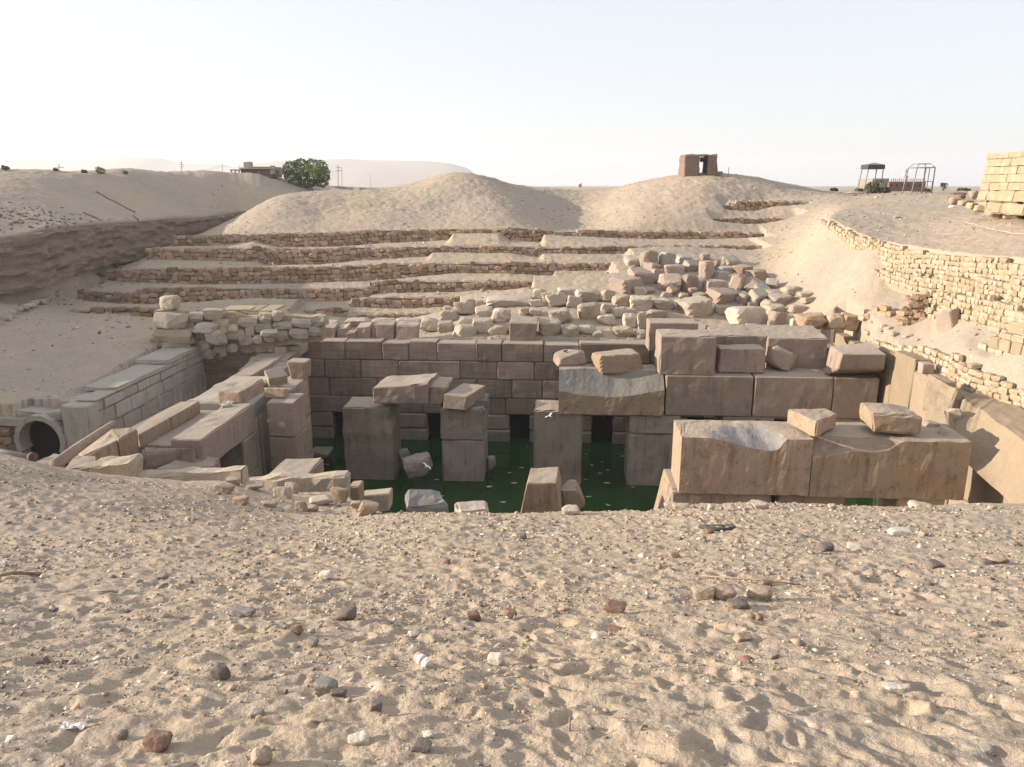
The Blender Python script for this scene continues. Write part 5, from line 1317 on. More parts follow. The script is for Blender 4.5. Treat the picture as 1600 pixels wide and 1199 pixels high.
for i, (lab, px, py, w, h, m_, k_, yw) in enumerate(LIME):
    rock('boulder', lab, 'boulder', px, py, w, h * 1.06, mat=m_, kind=k_, yaw=yw, group=GL, seed=500 + i, sink=0.08)
rs0 = 0
for lab, px, py, w, h, seed in (('left third of the long orange boulder cracked in three, sunlit end', 1270, 519, 46, 31, 1), ('middle third of the long orange boulder cracked in three', 1306, 518, 27, 31, 2), ('right third of the long orange boulder cracked in three', 1331, 517, 30, 28, 3)):
    rock('boulder', lab, 'boulder', px, py, w, h, Y=48.6, mat='orange_lime', kind='boulder' if seed != 2 else 'boxy', yaw=0.0, seed=900 + seed, sub=4, dep=0.8 if seed == 1 else 1.2)
for lab, x0, y0, x1, y1, dv in (('leftmost squared block of the row on the back wall, with a notch at its foot', 498, 511, 523, 534, 0), ('second squared block from the left on the back wall, with a sloping top', 525, 513, 543, 534, 0.3), ('smallest squared stone of the row on the back wall', 541, 521, 555, 534, -0.3), ('squared block in the middle of the row on the back wall', 556, 512, 578, 534, 0.2), ('thin upright stone in the row on the back wall', 580, 514, 589, 533, 0.4), ('fifth squared block of the row on the back wall, with a dipped top', 587, 507, 615, 533, 0), ('rightmost leaning block of the row on the back wall', 620, 509, 653, 535, 0)):
    q = [(x0, y0 + (3 if dv == 0.3 else 0)), (x1, y0 + (-2 if dv else 1)), (x1 + (-3 if x0 == 620 else 0), y1), (x0 + (-2 if x0 == 620 else 1), y1)]
    blk('stone_block', lab, 'stone block', q, 52.6 + dv, 1.1, 'heap', group=GB, bev=0.05, chip=0.14, rough=0.05, dz=0.15)
blk('stone_block', 'large brown cube with a pale top standing alone on the back edge', 'stone block', [(796, 505), (840, 506), (835, 538), (795, 536)], 52.4, 1.6, 'granite', bev=0.05, chip=0.08, rough=0.03, dz=0.25)
# on the scooped beam
rock('boulder', 'large wedge-shaped grey rock lying on the scooped beam', 'boulder', 967, 587, 80, 38, Y=44.3, mat='granite_orange', kind='angular', seed=206, dep=0.7, yaw=0.2, sub=4)
rock('boulder', 'flat tapering rock at the left end of the scooped beam', 'boulder', 892, 574, 54, 25, Y=45.2, mat='granite', kind='shard', seed=210, dep=0.7, yaw=0.3, sub=4, roll=-0.15)
rock('boulder', 'tall weathered boulder standing against the right retaining wall', 'boulder', 1493, 524, 50, 48, Y=41.4, mat='heap', kind='angular', seed=214, dep=0.7, yaw=0.6, sub=4)
rock('stone', 'white rag-like scrap of stone on the lintel beside the rounded boulder', 'stone', 1240, 587, 28, 6, Y=44.2, mat='white', kind='boulder', seed=215, sub=2)
rock('stone', 'second pale scrap on the lintel near the far right corner', 'stone', 1276, 585, 20, 6, Y=44.3, mat='white', kind='boulder', seed=216, sub=2)
rock('stone', 'grey angular rock lying on the low crumbling wall', 'stone', 1500, 560, 16, 13, Y=38.0, mat='limestone', kind='angular', seed=217)
rock('stone', 'flat dark rock on the low crumbling wall', 'stone', 1528, 578, 22, 10, Y=36.0, mat='heap', kind='slab', seed=218)
for i in range(14):
    r_ = random.Random(i); rock('stone', 'small pale stone scattered on the sandy slope above the right pit wall', 'stone', r_.uniform(1330, 1440), r_.uniform(500, 535), r_.uniform(6, 14), r_.uniform(4, 8), mat='limestone', kind='boulder', group='small stones above the right pit wall', sub=2, seed=i + 40)

# stones half buried along the near left rim
RIMST = [('pale stone standing beside the cracked upright slab', 440, 779, 26, 22, 'limestone'), ('brown lump leaning on the cracked upright slab', 455, 772, 22, 22, 'heap'), ('dark pointed stone in the sand near the left rim', 470, 800, 18, 22, 'heap'),
 ('pale flat rubble stone low on the left rim', 500, 790, 40, 14, 'limestone'), ('tan boulder by the reddish block on the rim', 528, 787, 30, 30, 'granite_orange'), ('tan rounded boulder in front of the pale thin slab', 574, 806, 34, 24, 'granite_orange'),
 ('small tan stone left of the rounded boulder on the rim', 556, 796, 16, 14, 'granite_orange'), ('reddish block sunk in the sand below the left upright slab', 374, 789, 24, 14, 'granite_orange'), ('brown half-buried stone near the left upright slab', 347, 771, 30, 16, 'granite_orange'),
 ('small brown stone at the foot of the left upright slab', 362, 757, 22, 11, 'granite_orange'), ('dark flat stone at the foot of the cracked upright slab', 395, 766, 30, 10, 'heap'), ('low grey stone on the left rim slope', 420, 793, 22, 9, 'heap'),
 ('tan stone between the flat rubble and the upright slab', 486, 800, 20, 10, 'granite_orange'), ('pale stone on the sand rim right of the grey boulder', 722, 797, 16, 12, 'limestone'), ('rounded pale stone at the foot of the tapering stump', 893, 805, 30, 12, 'limestone')]
for i, (lab, px, py, w, h, m_) in enumerate(RIMST):
    rock('stone', lab, 'stone', px, py, w, h, mat=m_, kind=('angular', 'boulder', 'boxy')[i % 3], seed=700 + i, sink=0.2)
for i, px in enumerate((1048, 1066, 1112, 1141, 1190, 1302, 1433, 1447, 1552)):
    p = on_ground(px, 796 + (i * 5) % 4); w = 20 + 9 * math.sin(i * 2.1)
    rock('stone', 'rough pale half-buried stone on the sand rim below the near beams', 'stone', px, 793 + (i * 5) % 6, w, 8 + (i * 7) % 5, Y=p[1], mat='limestone', kind='boulder', group='half-buried stones on the sand rim', seed=760 + i, sub=3, sink=0.3)

# ------------------------------------------------------------------ buildings, trees and masts on the skyline
def gz(px, py, Y):
    """point in column px at distance Y, standing on the ground"""
    p = W(px, py, Y); return np.array([p[0], p[1], ground_z(p[0], p[1])[0]])
def box(name, c, size, mat, parent, yaw=0.0, **kw):
    sx, sy, sz = [s / 2 for s in size]; R = np.array(Matrix.Rotation(yaw, 3, 'Z')); C = []
    for i in (-1, 1):
        C.append([[np.array(c) + R @ np.array([i * sx, j * sy, k * sz]) for k in (-1, 1)] for j in (-1, 1)])
    kw.setdefault('n', 2); kw.setdefault('rough', 0.0); kw.setdefault('chip', 0.0); kw.setdefault('bev', 0.02)
    return hexa(name, C, mat, parent, **kw)

def hut():
    Y = 106; b = gz(1094, 281, Y); s = depth_of(b) / FPX; b[2] -= 0.15
    root = empty('mud_brick_hut', b, 'small ruined mud brick hut with an open doorway on top of the mound', 'hut')
    w, h, d = 52 * s, 33.5 * s, 3.6
    kw = dict(n=(6, 4, 9), rough=0.10, chip=0.25, bev=0.12)
    L = lambda px: (px - 1094) * s
    def wall(name, x0, x1, y0, y1, z0, z1, **k2):
        kk = dict(kw); kk.update(k2)
        return hexa(name, [[[b + [x0, y0, z0], b + [x0, y0, z1]], [b + [x0, y1, z0], b + [x0, y1, z1]]], [[b + [x1, y0, z0], b + [x1, y0, z1]], [b + [x1, y1, z0], b + [x1, y1, z1]]]], M['mudbrick'], root, **kk)
    wall('front_wall', L(1068), L(1091.5), 0, 0.6, -0.3, h); wall('front_wall', L(1105), L(1120), 0.02, 0.6, -0.3, h)
    wall('side_wall', L(1068) + 0.02, L(1068) + 0.6, 0.61, d, -0.3, h * 0.96); wall('side_wall', L(1120) - 0.6, L(1120) - 0.03, 0.61, d, -0.3, h * 0.96)
    wall('back_wall', L(1068) + 0.61, L(1100.6), d - 0.5, d, -0.3, h * 0.95); wall('back_wall', L(1106.2), L(1120) - 0.61, d - 0.5, d, -0.3, h * 0.95)
    wall('back_wall', L(1100.7), L(1106.1), d - 0.5, d, -0.3, 7 * s); wall('back_wall', L(1100.7), L(1106.1), d - 0.5, d, 24 * s, h * 0.95)
    wall('roof', L(1069), L(1119), 0.15, d - 0.1, h * 0.955, h * 1.02, n=(12, 5, 2))
    for i in range(9): rock('roof_rubble', None, None, 1072 + i * 5.3, 249, 4 + (i % 3), 2.4 + (i % 2), Y=Y + 1, mat='mudbrick', kind='angular', parent=root, sub=2, seed=i)
    wall('door_sill', L(1092.3), L(1103.5), 0.3, 0.9, -0.3, 6 * s)
    blkb = box('stone_block', gz(1125, 281, Y) + [0, 0, 0.3], (0.5, 0.5, 0.75), M['mudbrick'], None, n=3, chip=0.05); tag(blkb, 'small upright block standing just right of the mud brick hut', 'stone block')
    p = gz(1137, 281, Y); tube('post', [p, p + [0.05, 0, 1.3]], 0.035, M['wood'], label='thin wooden stake standing right of the hut', cat='stake', n=6)
hut()

def leaf_cloud(name, centers, mat, parent, count, leaf, seed, shape=1.0, droop=0.0):
    rs = np.random.RandomState(seed); V = []; 
    tot = sum(c[3] ** 2 for c in centers)
    for (x, y, z, r, rz) in centers:
        n = int(count * r * r / tot)
        D = rs.normal(size=(n, 3)); D /= np.linalg.norm(D, axis=1)[:, None]
        rad = rs.uniform(0.45, 1.0, n) ** 0.5
        P_ = D * rad[:, None] * [r, r, rz] + [x, y, z]
        for p in P_:
            a = rs.normal(size=3); a /= np.linalg.norm(a); a[2] -= droop; b_ = np.cross(a, rs.normal(size=3)); b_ /= np.linalg.norm(b_) + 1e-9
            l = leaf * rs.uniform(0.6, 1.4); V += [p - a * l, p + b_ * l * 0.35, p + a * l, p - b_ * l * 0.35]
    V = np.array(V); F = np.arange(len(V)).reshape(-1, 4)
    return link_mesh(name, mesh_np(name, V - np.array(parent.location), F, False), mat, parent)

def tree(label, px, py, Y, clumps, trunks, count=2600, leaf=0.22, seed=1):
    b = gz(px, py, Y); s = depth_of(b) / FPX
    root = empty('tree', b, label, 'tree')
    cs = [W(cx, cy, Y + dy) for cx, cy, r, rz, m, dy in clumps]
    for m in ('foliage', 'foliage_bright'):
        c2 = [(c[0], c[1], c[2], r * s, rz * s) for c, (cx, cy, r, rz, mm, dy) in zip(cs, clumps) if mm == m]
        if c2: leaf_cloud('crown', c2, M[m], root, count if m == 'foliage' else count // 2, leaf, seed + len(m))
    for tx, ty in trunks:
        t = W(tx, ty, Y); tube('trunk', [b + [0, 0, -0.3], b * 0.5 + t * 0.5 + [0.1, 0, 0], t], 0.16, M['bark'], parent=root, n=7, taper=0.05)
    return root
tree('bushy green tree beside the flat-roofed house on the skyline', 478, 279, 129, [(455, 274, 12, 9, 'foliage', -.5), (470, 276, 12, 9, 'foliage', -.5), (505, 277, 11, 8, 'foliage', -.5), (490, 279, 12, 8, 'foliage', -1), (462, 284, 12, 7, 'foliage', -.5), (482, 286, 13, 7, 'foliage', -.5), (503, 286, 10, 7, 'foliage', -.5), (456, 262, 14, 11, 'foliage', 0), (470, 258, 13, 10, 'foliage', 1), (488, 258, 13, 10, 'foliage', 1), (502, 262, 11, 12, 'foliage', 0), (478, 267, 16, 9, 'foliage', -1), (448, 267, 8, 8, 'foliage', 0), (508, 269, 8, 9, 'foliage', 0), (497, 270, 13, 9.5, 'foliage_bright', -2.4), (484, 264, 7, 6, 'foliage_bright', -2.2)], [(460, 262), (485, 260), (500, 265)], 4600, 0.24, 3)
for px, py, Y, w, h, lab in ((158, 270, 101, 13, 8, 'wispy windblown shrub on the left skyline, tallest there'), (132, 270, 100, 7, 4, 'small shrub left of the windblown one on the skyline'), (196, 271, 104, 6, 4, 'small shrub right of the windblown one on the skyline'), (9, 266, 93, 9, 5, 'low shrub at the far left end of the skyline'), (87, 268, 97, 5, 3, 'tiny shrub on the left skyline near the mast')):
    b = gz(px, py, Y); s = depth_of(b) / FPX; root = empty('shrub', b, lab, 'shrub')
    leaf_cloud('foliage', [(b[0], b[1], b[2] + h * s * 0.55, w * s * 0.6, h * s * 0.6), (b[0] - w * s * 0.35, b[1], b[2] + h * s * 0.9, w * s * 0.3, h * s * 0.5)], M['foliage'], root, 260, 0.13, px)
    tube('stem', [b, b + [0, 0, h * s * 0.6]], 0.04, M['bark'], parent=root, n=5)

def house():
    Y = 127; s = depth_of(W(400, 270, Y)) / FPX
    root = empty('flat_roofed_house', W(400, 274, Y), 'low flat-roofed concrete house with a roof tower and a porch on the left skyline', 'house')
    def B(name, x0, y0, x1, y1, y_, d, m, **k):
        a, c = W(x0, y1, y_), W(x1, y0, y_); return box(name, ((a[0] + c[0]) / 2, y_ + d / 2, (a[2] + c[2]) / 2), (abs(c[0] - a[0]), d, abs(c[2] - a[2])), M[m], root, **k)
    B('wall', 377, 264.5, 426, 277, Y, 5, 'mudbrick'); B('roof', 374, 262, 427, 264.4, Y - 0.6, 6.2, 'concrete'); B('roof_beam', 391, 260.6, 426, 261.9, Y, 5, 'wood')
    B('roof_tower', 380.5, 253, 390.5, 261.9, Y + 0.5, 1.4, 'concrete', n=4, chip=0.15, rough=0.05); B('porch_roof', 359, 265, 375.5, 266.6, Y - 0.5, 3, 'wood')
    for x in (361, 367, 373): B('porch_post', x, 266.7, x + 1, 275, Y, 0.15, 'wood')
    B('window', 391.5, 269, 395, 271.5, Y - 0.06, 0.1, 'black'); B('door', 402, 268, 406, 275, Y - 0.06, 0.1, 'wood')
    B('side_wall', 342, 270.5, 372, 276.5, Y + 0.2, 0.4, 'mudbrick', n=4, chip=0.15); B('chimney', 422, 259, 428, 272, Y - 0.3, 0.6, 'concrete', n=3, chip=0.1)
    B('pergola_beam', 427, 265, 441, 266.6, Y, 0.3, 'wood'); B('pergola_post', 437, 266.7, 441, 273, Y, 0.5, 'wood')
house()
def pole(px, y0, y1, Y, label, arms=0, r=0.05):
    b = W(px, y1, Y); b[2] = min(b[2], ground_z(b[0], b[1])[0]); t = W(px, y0, Y)
    o = tube('utility_pole', [b, t], r, M['metal_grey'], label=label, cat='pole', n=6)
    for k in range(arms):
        c = t + [0, 0, -0.4 - 0.6 * k]; tube('cross_arm', [c + [-0.55, 0, 0], c + [0.55, 0, 0]], r * 0.8, M['metal_grey'], parent=o, n=5)
pole(528, 258, 284, 150, 'utility pole with cross arms right of the green tree', 2, 0.07); pole(534, 262, 284, 156, 'slimmer pole right of the one with cross arms by the tree', 0)
pole(283, 251, 279, 220, 'faint tall mast left of the house', 3, 0.09); pole(347, 254, 276, 200, 'faint thin pole at the left end of the house', 0, 0.06); pole(373, 256, 265, 190, 'faint thin pole behind the porch', 0, 0.05)
pole(92, 256, 269, 97, 'short mast with a box on the far left skyline', 1, 0.05); pole(243, 267, 276, 210, 'faint short pole on the left skyline', 0, 0.05); pole(579, 272, 284, 300, 'very faint distant pole between the tree and the mound', 0, 0.08)
for px, py, Y, w, h, lab in ((492, 285, 135, 22, 6, 'dark heap of earth right of the green tree'), (290, 279, 135, 24, 5, 'dark rounded earth heap left of the house'), (313, 280, 138, 16, 3, 'low earth heap just left of the house')):
    rock('earth_heap', lab, 'earth heap', px, py, w, h, Y=Y, mat='granite_dark', kind='boulder', dep=0.8, yaw=0, seed=px, sink=0.25)
for px, py, w, h, lab in ((906, 293, 5, 5, 'tiny pale building far off in the gap between the mounds'), (991, 292, 6, 5, 'tiny grey building at the left foot of the hut mound')):
    b = W(px, py, 150 if px < 950 else 116); s = depth_of(b) / FPX; root = empty('small_building', b, lab, 'building')
    box('wall', b + [0, 0, h * s * 0.5], (w * s, 1.2, h * s), M['concrete'], root); box('wall_end', b + [w * s * 0.35, -0.1, h * s * 1.1], (w * s * 0.3, 1.0, h * s * 0.4), M['concrete'], root)

# guard towers
def tower(label, X, Y, py_top, py_eave, py_bot, roofed, nlegs):
    s = (Y * CP) / FPX
    base = gz(sum(X) / len(X), py_bot, Y); root = empty('watchtower', base, label, 'watchtower')
    zt = W(X[0], py_eave, Y)[2]; cx = base[0]; hw = (X[-1] - X[0]) * s / 2; splay = 1.12
    cor = []
    for (i, j) in ((-1, -1), (1, -1), (1, 1), (-1, 1)):
        t = np.array([cx + i * hw, Y + j * hw + hw, zt]); b_ = np.array([cx + i * hw * splay - 0.25, Y + j * hw * splay + hw, base[2] - 0.15]); cor.append((b_, t))
        tube('leg', [b_, t], 0.065, M['metal_grey'], parent=root, n=6)
    for k in range(4):
        for f in (1.0,) + ((0.28,) if roofed else (0.12,)):
            a = cor[k][0] + (cor[k][1] - cor[k][0]) * f; c = cor[(k + 1) % 4][0] + (cor[(k + 1) % 4][1] - cor[(k + 1) % 4][0]) * f
            tube('cross_bar', [a, c], 0.05, M['metal_grey'], parent=root, n=5)
    zr = W(X[0], py_top, Y)[2]
    if roofed:
        e = hw * 1.18; V = [[cx - e, Y - e + hw, zt], [cx + e, Y - e + hw, zt], [cx + e, Y + e + hw, zt], [cx - e, Y + e + hw, zt], [cx - e * .93, Y - e + hw, zt + 0.5], [cx + e * .93, Y - e + hw, zt + 0.5], [cx + e * .93, Y + e + hw, zt + 0.5], [cx - e * .93, Y + e + hw, zt + 0.5], [cx + .1, Y + hw, zr]]
        V = np.array(V) - np.array(root.location)
        link_mesh('canopy_side', mesh_np('canopy_side', V[:8], [(0, 1, 5, 4), (1, 2, 6, 5), (2, 3, 7, 6), (3, 0, 4, 7)], False), M['rubber'], root)
        link_mesh('canopy_roof', mesh_np('canopy_roof', V[4:], [(0, 1, 4), (1, 2, 4), (2, 3, 4), (3, 0, 4)], False), M['metal_grey'], root)
        for k in range(4): box('railing', (cor[k][0] * .7 + cor[k][1] * .3) * .5 + (cor[(k + 1) % 4][0] * .7 + cor[(k + 1) % 4][1] * .3) * .5 + [0, 0, 0.0], (1.6, 0.05, 0.25), M['wood'], root, yaw=k * math.pi / 2)
    else:
        q = [np.array([cx + i * hw * 0.62, Y + j * hw * 0.62 + hw, zr]) for i, j in ((-1, -1), (1, -1), (1, 1), (-1, 1))]
        for k in range(4): tube('roof_bar', [q[k], q[(k + 1) % 4]], 0.045, M['metal_grey'], parent=root, n=5); tube('roof_bar', [cor[k][1], q[k]], 0.045, M['metal_grey'], parent=root, n=5)
        for i in (-0.2, 0.3): tube('leg', [np.array([cx + i * hw, Y, base[2] - 0.1]), np.array([cx + i * hw + 0.1, Y, zt])], 0.05, M['metal_grey'], parent=root, n=5)
    return root
tower('guard tower with a dark sagging canopy beside the palm on the right skyline', (1353, 1376), 100, 254, 264, 302, True, 4)
tower('open rusty tower frame with no roof, right of the brick building', (1428, 1456), 90, 256, 262, 305, False, 6)
tb = gz(1445, 300, 90); rt = empty('square_frame', tb, 'small low square frame inside the foot of the open tower', 'frame')
for x in (0, 1.0): tube('post', [tb + [x, 0.6, 0], tb + [x, 0.6, 1.3]], 0.04, M['metal_grey'], parent=rt, n=5)
tube('rail', [tb + [0, 0.6, 1.3], tb + [1.0, 0.6, 1.3]], 0.04, M['metal_grey'], parent=rt, n=5)

def brick_building():
    Y = 165; root = empty('brick_building', W(1412, 300, Y), 'unfinished dark brick building with a row of upright pillars on its roof', 'building')
    s = depth_of(W(1412, 290, Y)) / FPX
    def B(name, x0, y0, x1, y1, y_, d, m, **k):
        a, c = W(x0, y1, y_), W(x1, y0, y_); return box(name, ((a[0] + c[0]) / 2, y_ + d / 2, (a[2] + c[2]) / 2), (abs(c[0] - a[0]), d, abs(c[2] - a[2])), M[m], root, **k)
    B('wall', 1388, 284, 1447, 301, Y, 8, 'brickwork'); B('wing', 1362, 279, 1390, 300, Y + 1, 7, 'granite_dark')
    for i in range(19): x = 1390 + i * 3.05; B('roof_pillar', x, 279 - (i % 3 == 1) * 1.5, x + 1.1, 283.9, Y + 0.2, 0.3, 'concrete')
    for i in range(6): x = 1391 + i * 9; B('window', x, 288, x + 3, 292, Y - 0.05, 0.1, 'black')
    m = empty('minaret', W(1413, 290, 260), 'faint slender minaret rising behind the brick building', 'minaret')
    p = W(1413, 290, 260)
    for z0, z1, r in ((0, 2.6, 0.75), (2.6, 2.9, 0.95), (2.9, 4.2, 0.5), (4.2, 4.4, 0.65), (4.4, 5.1, 0.3)): tube('tier', [p + [0, 0, z0], p + [0, 0, z1]], r, M['concrete'], parent=m, n=10)
M['brickwork'] = plain_mat('dark_red_brickwork', (0.17, 0.085, 0.065), 0.95, 0.3, 2.0)
brick_building()
def palm(label, px, py, Y, hgt, fr, seed, trunk=True):
    b = gz(px, py, Y); s = depth_of(b) / FPX; rs = random.Random(seed); root = empty('palm_tree', b, label, 'palm tree')
    t = b + [0.1, 0, hgt * s]
    tube('trunk', [b + [0, 0, -.2], (b + t) / 2 + [0.08, 0, 0], t], 0.17, M['bark'], parent=root, n=7, taper=0.12)
    for i in range(22):
        a = rs.uniform(0, 2 * math.pi); up = rs.uniform(-0.1, 1.0); L_ = fr * s * rs.uniform(0.8, 1.1); V, F = [], []
        dx = np.array([math.cos(a), math.sin(a), 0]); sd = np.array([-math.sin(a), math.cos(a), 0])
        for j in range(7):
            q = j / 6; p = t + dx * L_ * q + [0, 0, L_ * (up * q - 0.95 * q * q)]; w = 0.16 * L_ * math.sin(math.pi * min(1, q * 0.85 + 0.12))
            V += [p - sd * w + [0, 0, -w * 0.7], p, p + sd * w + [0, 0, -w * 0.7]]
            if j: k = (j - 1) * 3; F += [(k, k + 1, k + 4, k + 3), (k + 1, k + 2, k + 5, k + 4)]
        link_mesh('frond', mesh_np('frond', np.array(V) - np.array(root.location), F, False), M['palm'], root)
palm('small palm tree standing alone right of the open tower frame', 1472, 301, 108, 13, 9, 1)
palm('dusty palm tree in front of the canopied guard tower', 1369, 300, 98, 20, 9, 2)
for px, py, Y, w, h, lab in ((1362, 302, 97, 22, 20, 'dense grey-green bush around the foot of the canopied tower'), (1382, 300, 99, 14, 12, 'smaller bush right of the palm at the canopied tower'), (1303, 297, 118, 10, 5, 'low dark bush on the right skyline slope'), (1342, 299, 110, 12, 5, 'low bush left of the canopied tower'), (1447, 301, 96, 10, 7, 'small bush inside the foot of the open tower'), (1505, 300, 96, 16, 3, 'flat dark shrub near the temple wall')):
    b = gz(px, py, Y); s = depth_of(b) / FPX; root = empty('bush', b, lab, 'bush')
    leaf_cloud('foliage', [(b[0], b[1], b[2] + h * s * 0.45, w * s * 0.5, h * s * 0.5), (b[0] + w * s * .2, b[1], b[2] + h * s * 0.25, w * s * 0.45, h * s * 0.35)], M['palm'], root, 500, 0.2, px)
    tube('stem', [b, b + [0, 0, h * s * 0.5]], 0.06, M['bark'], parent=root, n=5)
for px, py, Y, w, h, lab, m_ in ((1502, 304, 84, 26, 5, 'low dark ruined wall left of the temple corner', 'mudbrick'), (1503, 311, 76, 16, 8, 'dark squared block left of the temple corner', 'mudbrick'), (1523, 311, 70, 14, 15, 'brown leaning boulder against the temple corner', 'heap'), (1494, 320, 64, 18, 13, 'brown slab tilted up on the sand left of the temple', 'granite_orange'), (1508, 320, 62, 12, 5, 'small reddish stone beside the tilted slab', 'granite_orange'), (1491, 325, 62, 12, 5, 'white scraps of stone on the sand near the temple', 'white'), (1340, 303, 96, 30, 3, 'flat pale rubble under the canopied tower', 'heap'), (1418, 316, 80, 30, 2, 'scatter of flat stones on the plateau below the towers', 'limestone'), (1272, 326, 92, 10, 5, 'small brown block at the right end of the little slope walls', 'heap'), (1290, 327, 90, 16, 3, 'flat dark stones right of the little slope walls', 'heap')):
    rock('stone', lab, 'stone', px, py, w, h, Y=Y, mat=m_, kind='angular', seed=px + 1, sub=2)

def temple():
    # the temple's side wall runs towards the camera along the hall axis
    b0 = W(1520, 322, 58.5); u0 = UV(b0)[0] - 0.6; zt = W(1537, 242, 58.5)[2]; zb = b0[2] - 0.4
    root = empty('temple_wall', b0, 'high sunlit yellow stone wall of the temple at the right edge', 'temple wall')
    rs = random.Random(5); v = 59.0; H0 = zt - zb; lean = 0.10
    zs = [zb, zb + 0.75, zb + 1.55]; z = zs[-1]
    def face(u, z): return u + lean * (z - zb) + (0.0 if z > zb + 1.5 else -0.18)
    vv = [59.0]
    k = 0
    rows = [(zb, zb + 0.75), (zb + 0.77, zb + 1.5)] + [(zb + 1.52 + i * 0.52, zb + 1.52 + (i + 1) * 0.52 - 0.015) for i in range(int((H0 - 1.5) / 0.52) + 1)]
    for r, (z0, z1) in enumerate(rows):
        q = 59.0 - 0.05 * (r % 3); tp = zt if z1 > zt else z1
        if z0 > zt - 0.15: break
        while q > 30:
            l = rs.uniform(1.2, 2.0) if r < 2 else rs.uniform(0.9, 1.6); a, b = q - l, q - 0.02; q -= l
            j = rs.uniform(-0.05, 0.05) if r > 1 else rs.uniform(-0.2, 0.12)
            f0, f1 = face(u0, z0) + j, face(u0, tp) + j
            up = 0.0
            C = [[[H(f0, a, z0), H(f1, a, tp + up)], [H(f0, b, z0), H(f1, b, tp + up)]], [[H(f0 + 1.2, a, z0), H(f1 + 1.2, a, tp + up)], [H(f0 + 1.2, b, z0), H(f1 + 1.2, b, tp + up)]]]
            hexa('block', C, M['temple'], root, n=(2, 4, 3), bev=0.03 if r > 1 else 0.1, rough=0.03 if r > 1 else 0.08, chip=0.06 if r > 1 else 0.2)
    hexa('wall_core', [[[H(u0 + 0.5, 30, zb), H(u0 + 0.9, 30, zt - 0.1)], [H(u0 + 0.5, 58.7, zb), H(u0 + 0.9, 58.7, zt - 0.1)]], [[H(u0 + 3.0, 30, zb), H(u0 + 3.0, 30, zt - 0.1)], [H(u0 + 3.0, 58.7, zb), H(u0 + 3.0, 58.7, zt - 0.1)]]], M['temple'], root, n=4, rough=0.02)
    for i, (px, py, w, h, lab) in enumerate(((1512, 322, 20, 10, 'first of the fallen footing blocks at the temple corner'), (1523, 327, 20, 12, 'second fallen footing block along the temple wall'), (1538, 332, 22, 13, 'third fallen footing block along the temple wall, rounded'), (1560, 338, 28, 14, 'large fallen footing block with a sloping top along the temple wall'), (1587, 343, 26, 17, 'squared footing block along the temple wall nearest the picture edge'))):
        rock('stone_block', lab, 'stone block', px, py, w, h, Y=57.5 - i * 1.0, mat='temple', kind='boxy', seed=i + 3, group='footing blocks of the temple wall')
M['temple'] = stone_mat('yellow_temple_stone', (0.36, 0.285, 0.19), (0.32, 0.258, 0.18), stain=(0.45, 0.385, 0.28), stain_amt=0.8, streak=False, per_obj=0.16, bump=0.04, fine=0.012)
temple()
a, b, c = W(1505, 330, 58), W(1540, 350, 50), W(1610, 362, 46)
pts = []
for t in np.linspace(0, 1, 12):
    p = (1 - t) ** 2 * a + 2 * t * (1 - t) * b + t * t * c; pts.append([p[0], p[1], ground_z(p[0], p[1])[0] + 0.05])
tube('hose', pts, 0.035, M['concrete'], label='thin pale cable lying across the sand below the temple wall', cat='cable', n=5)

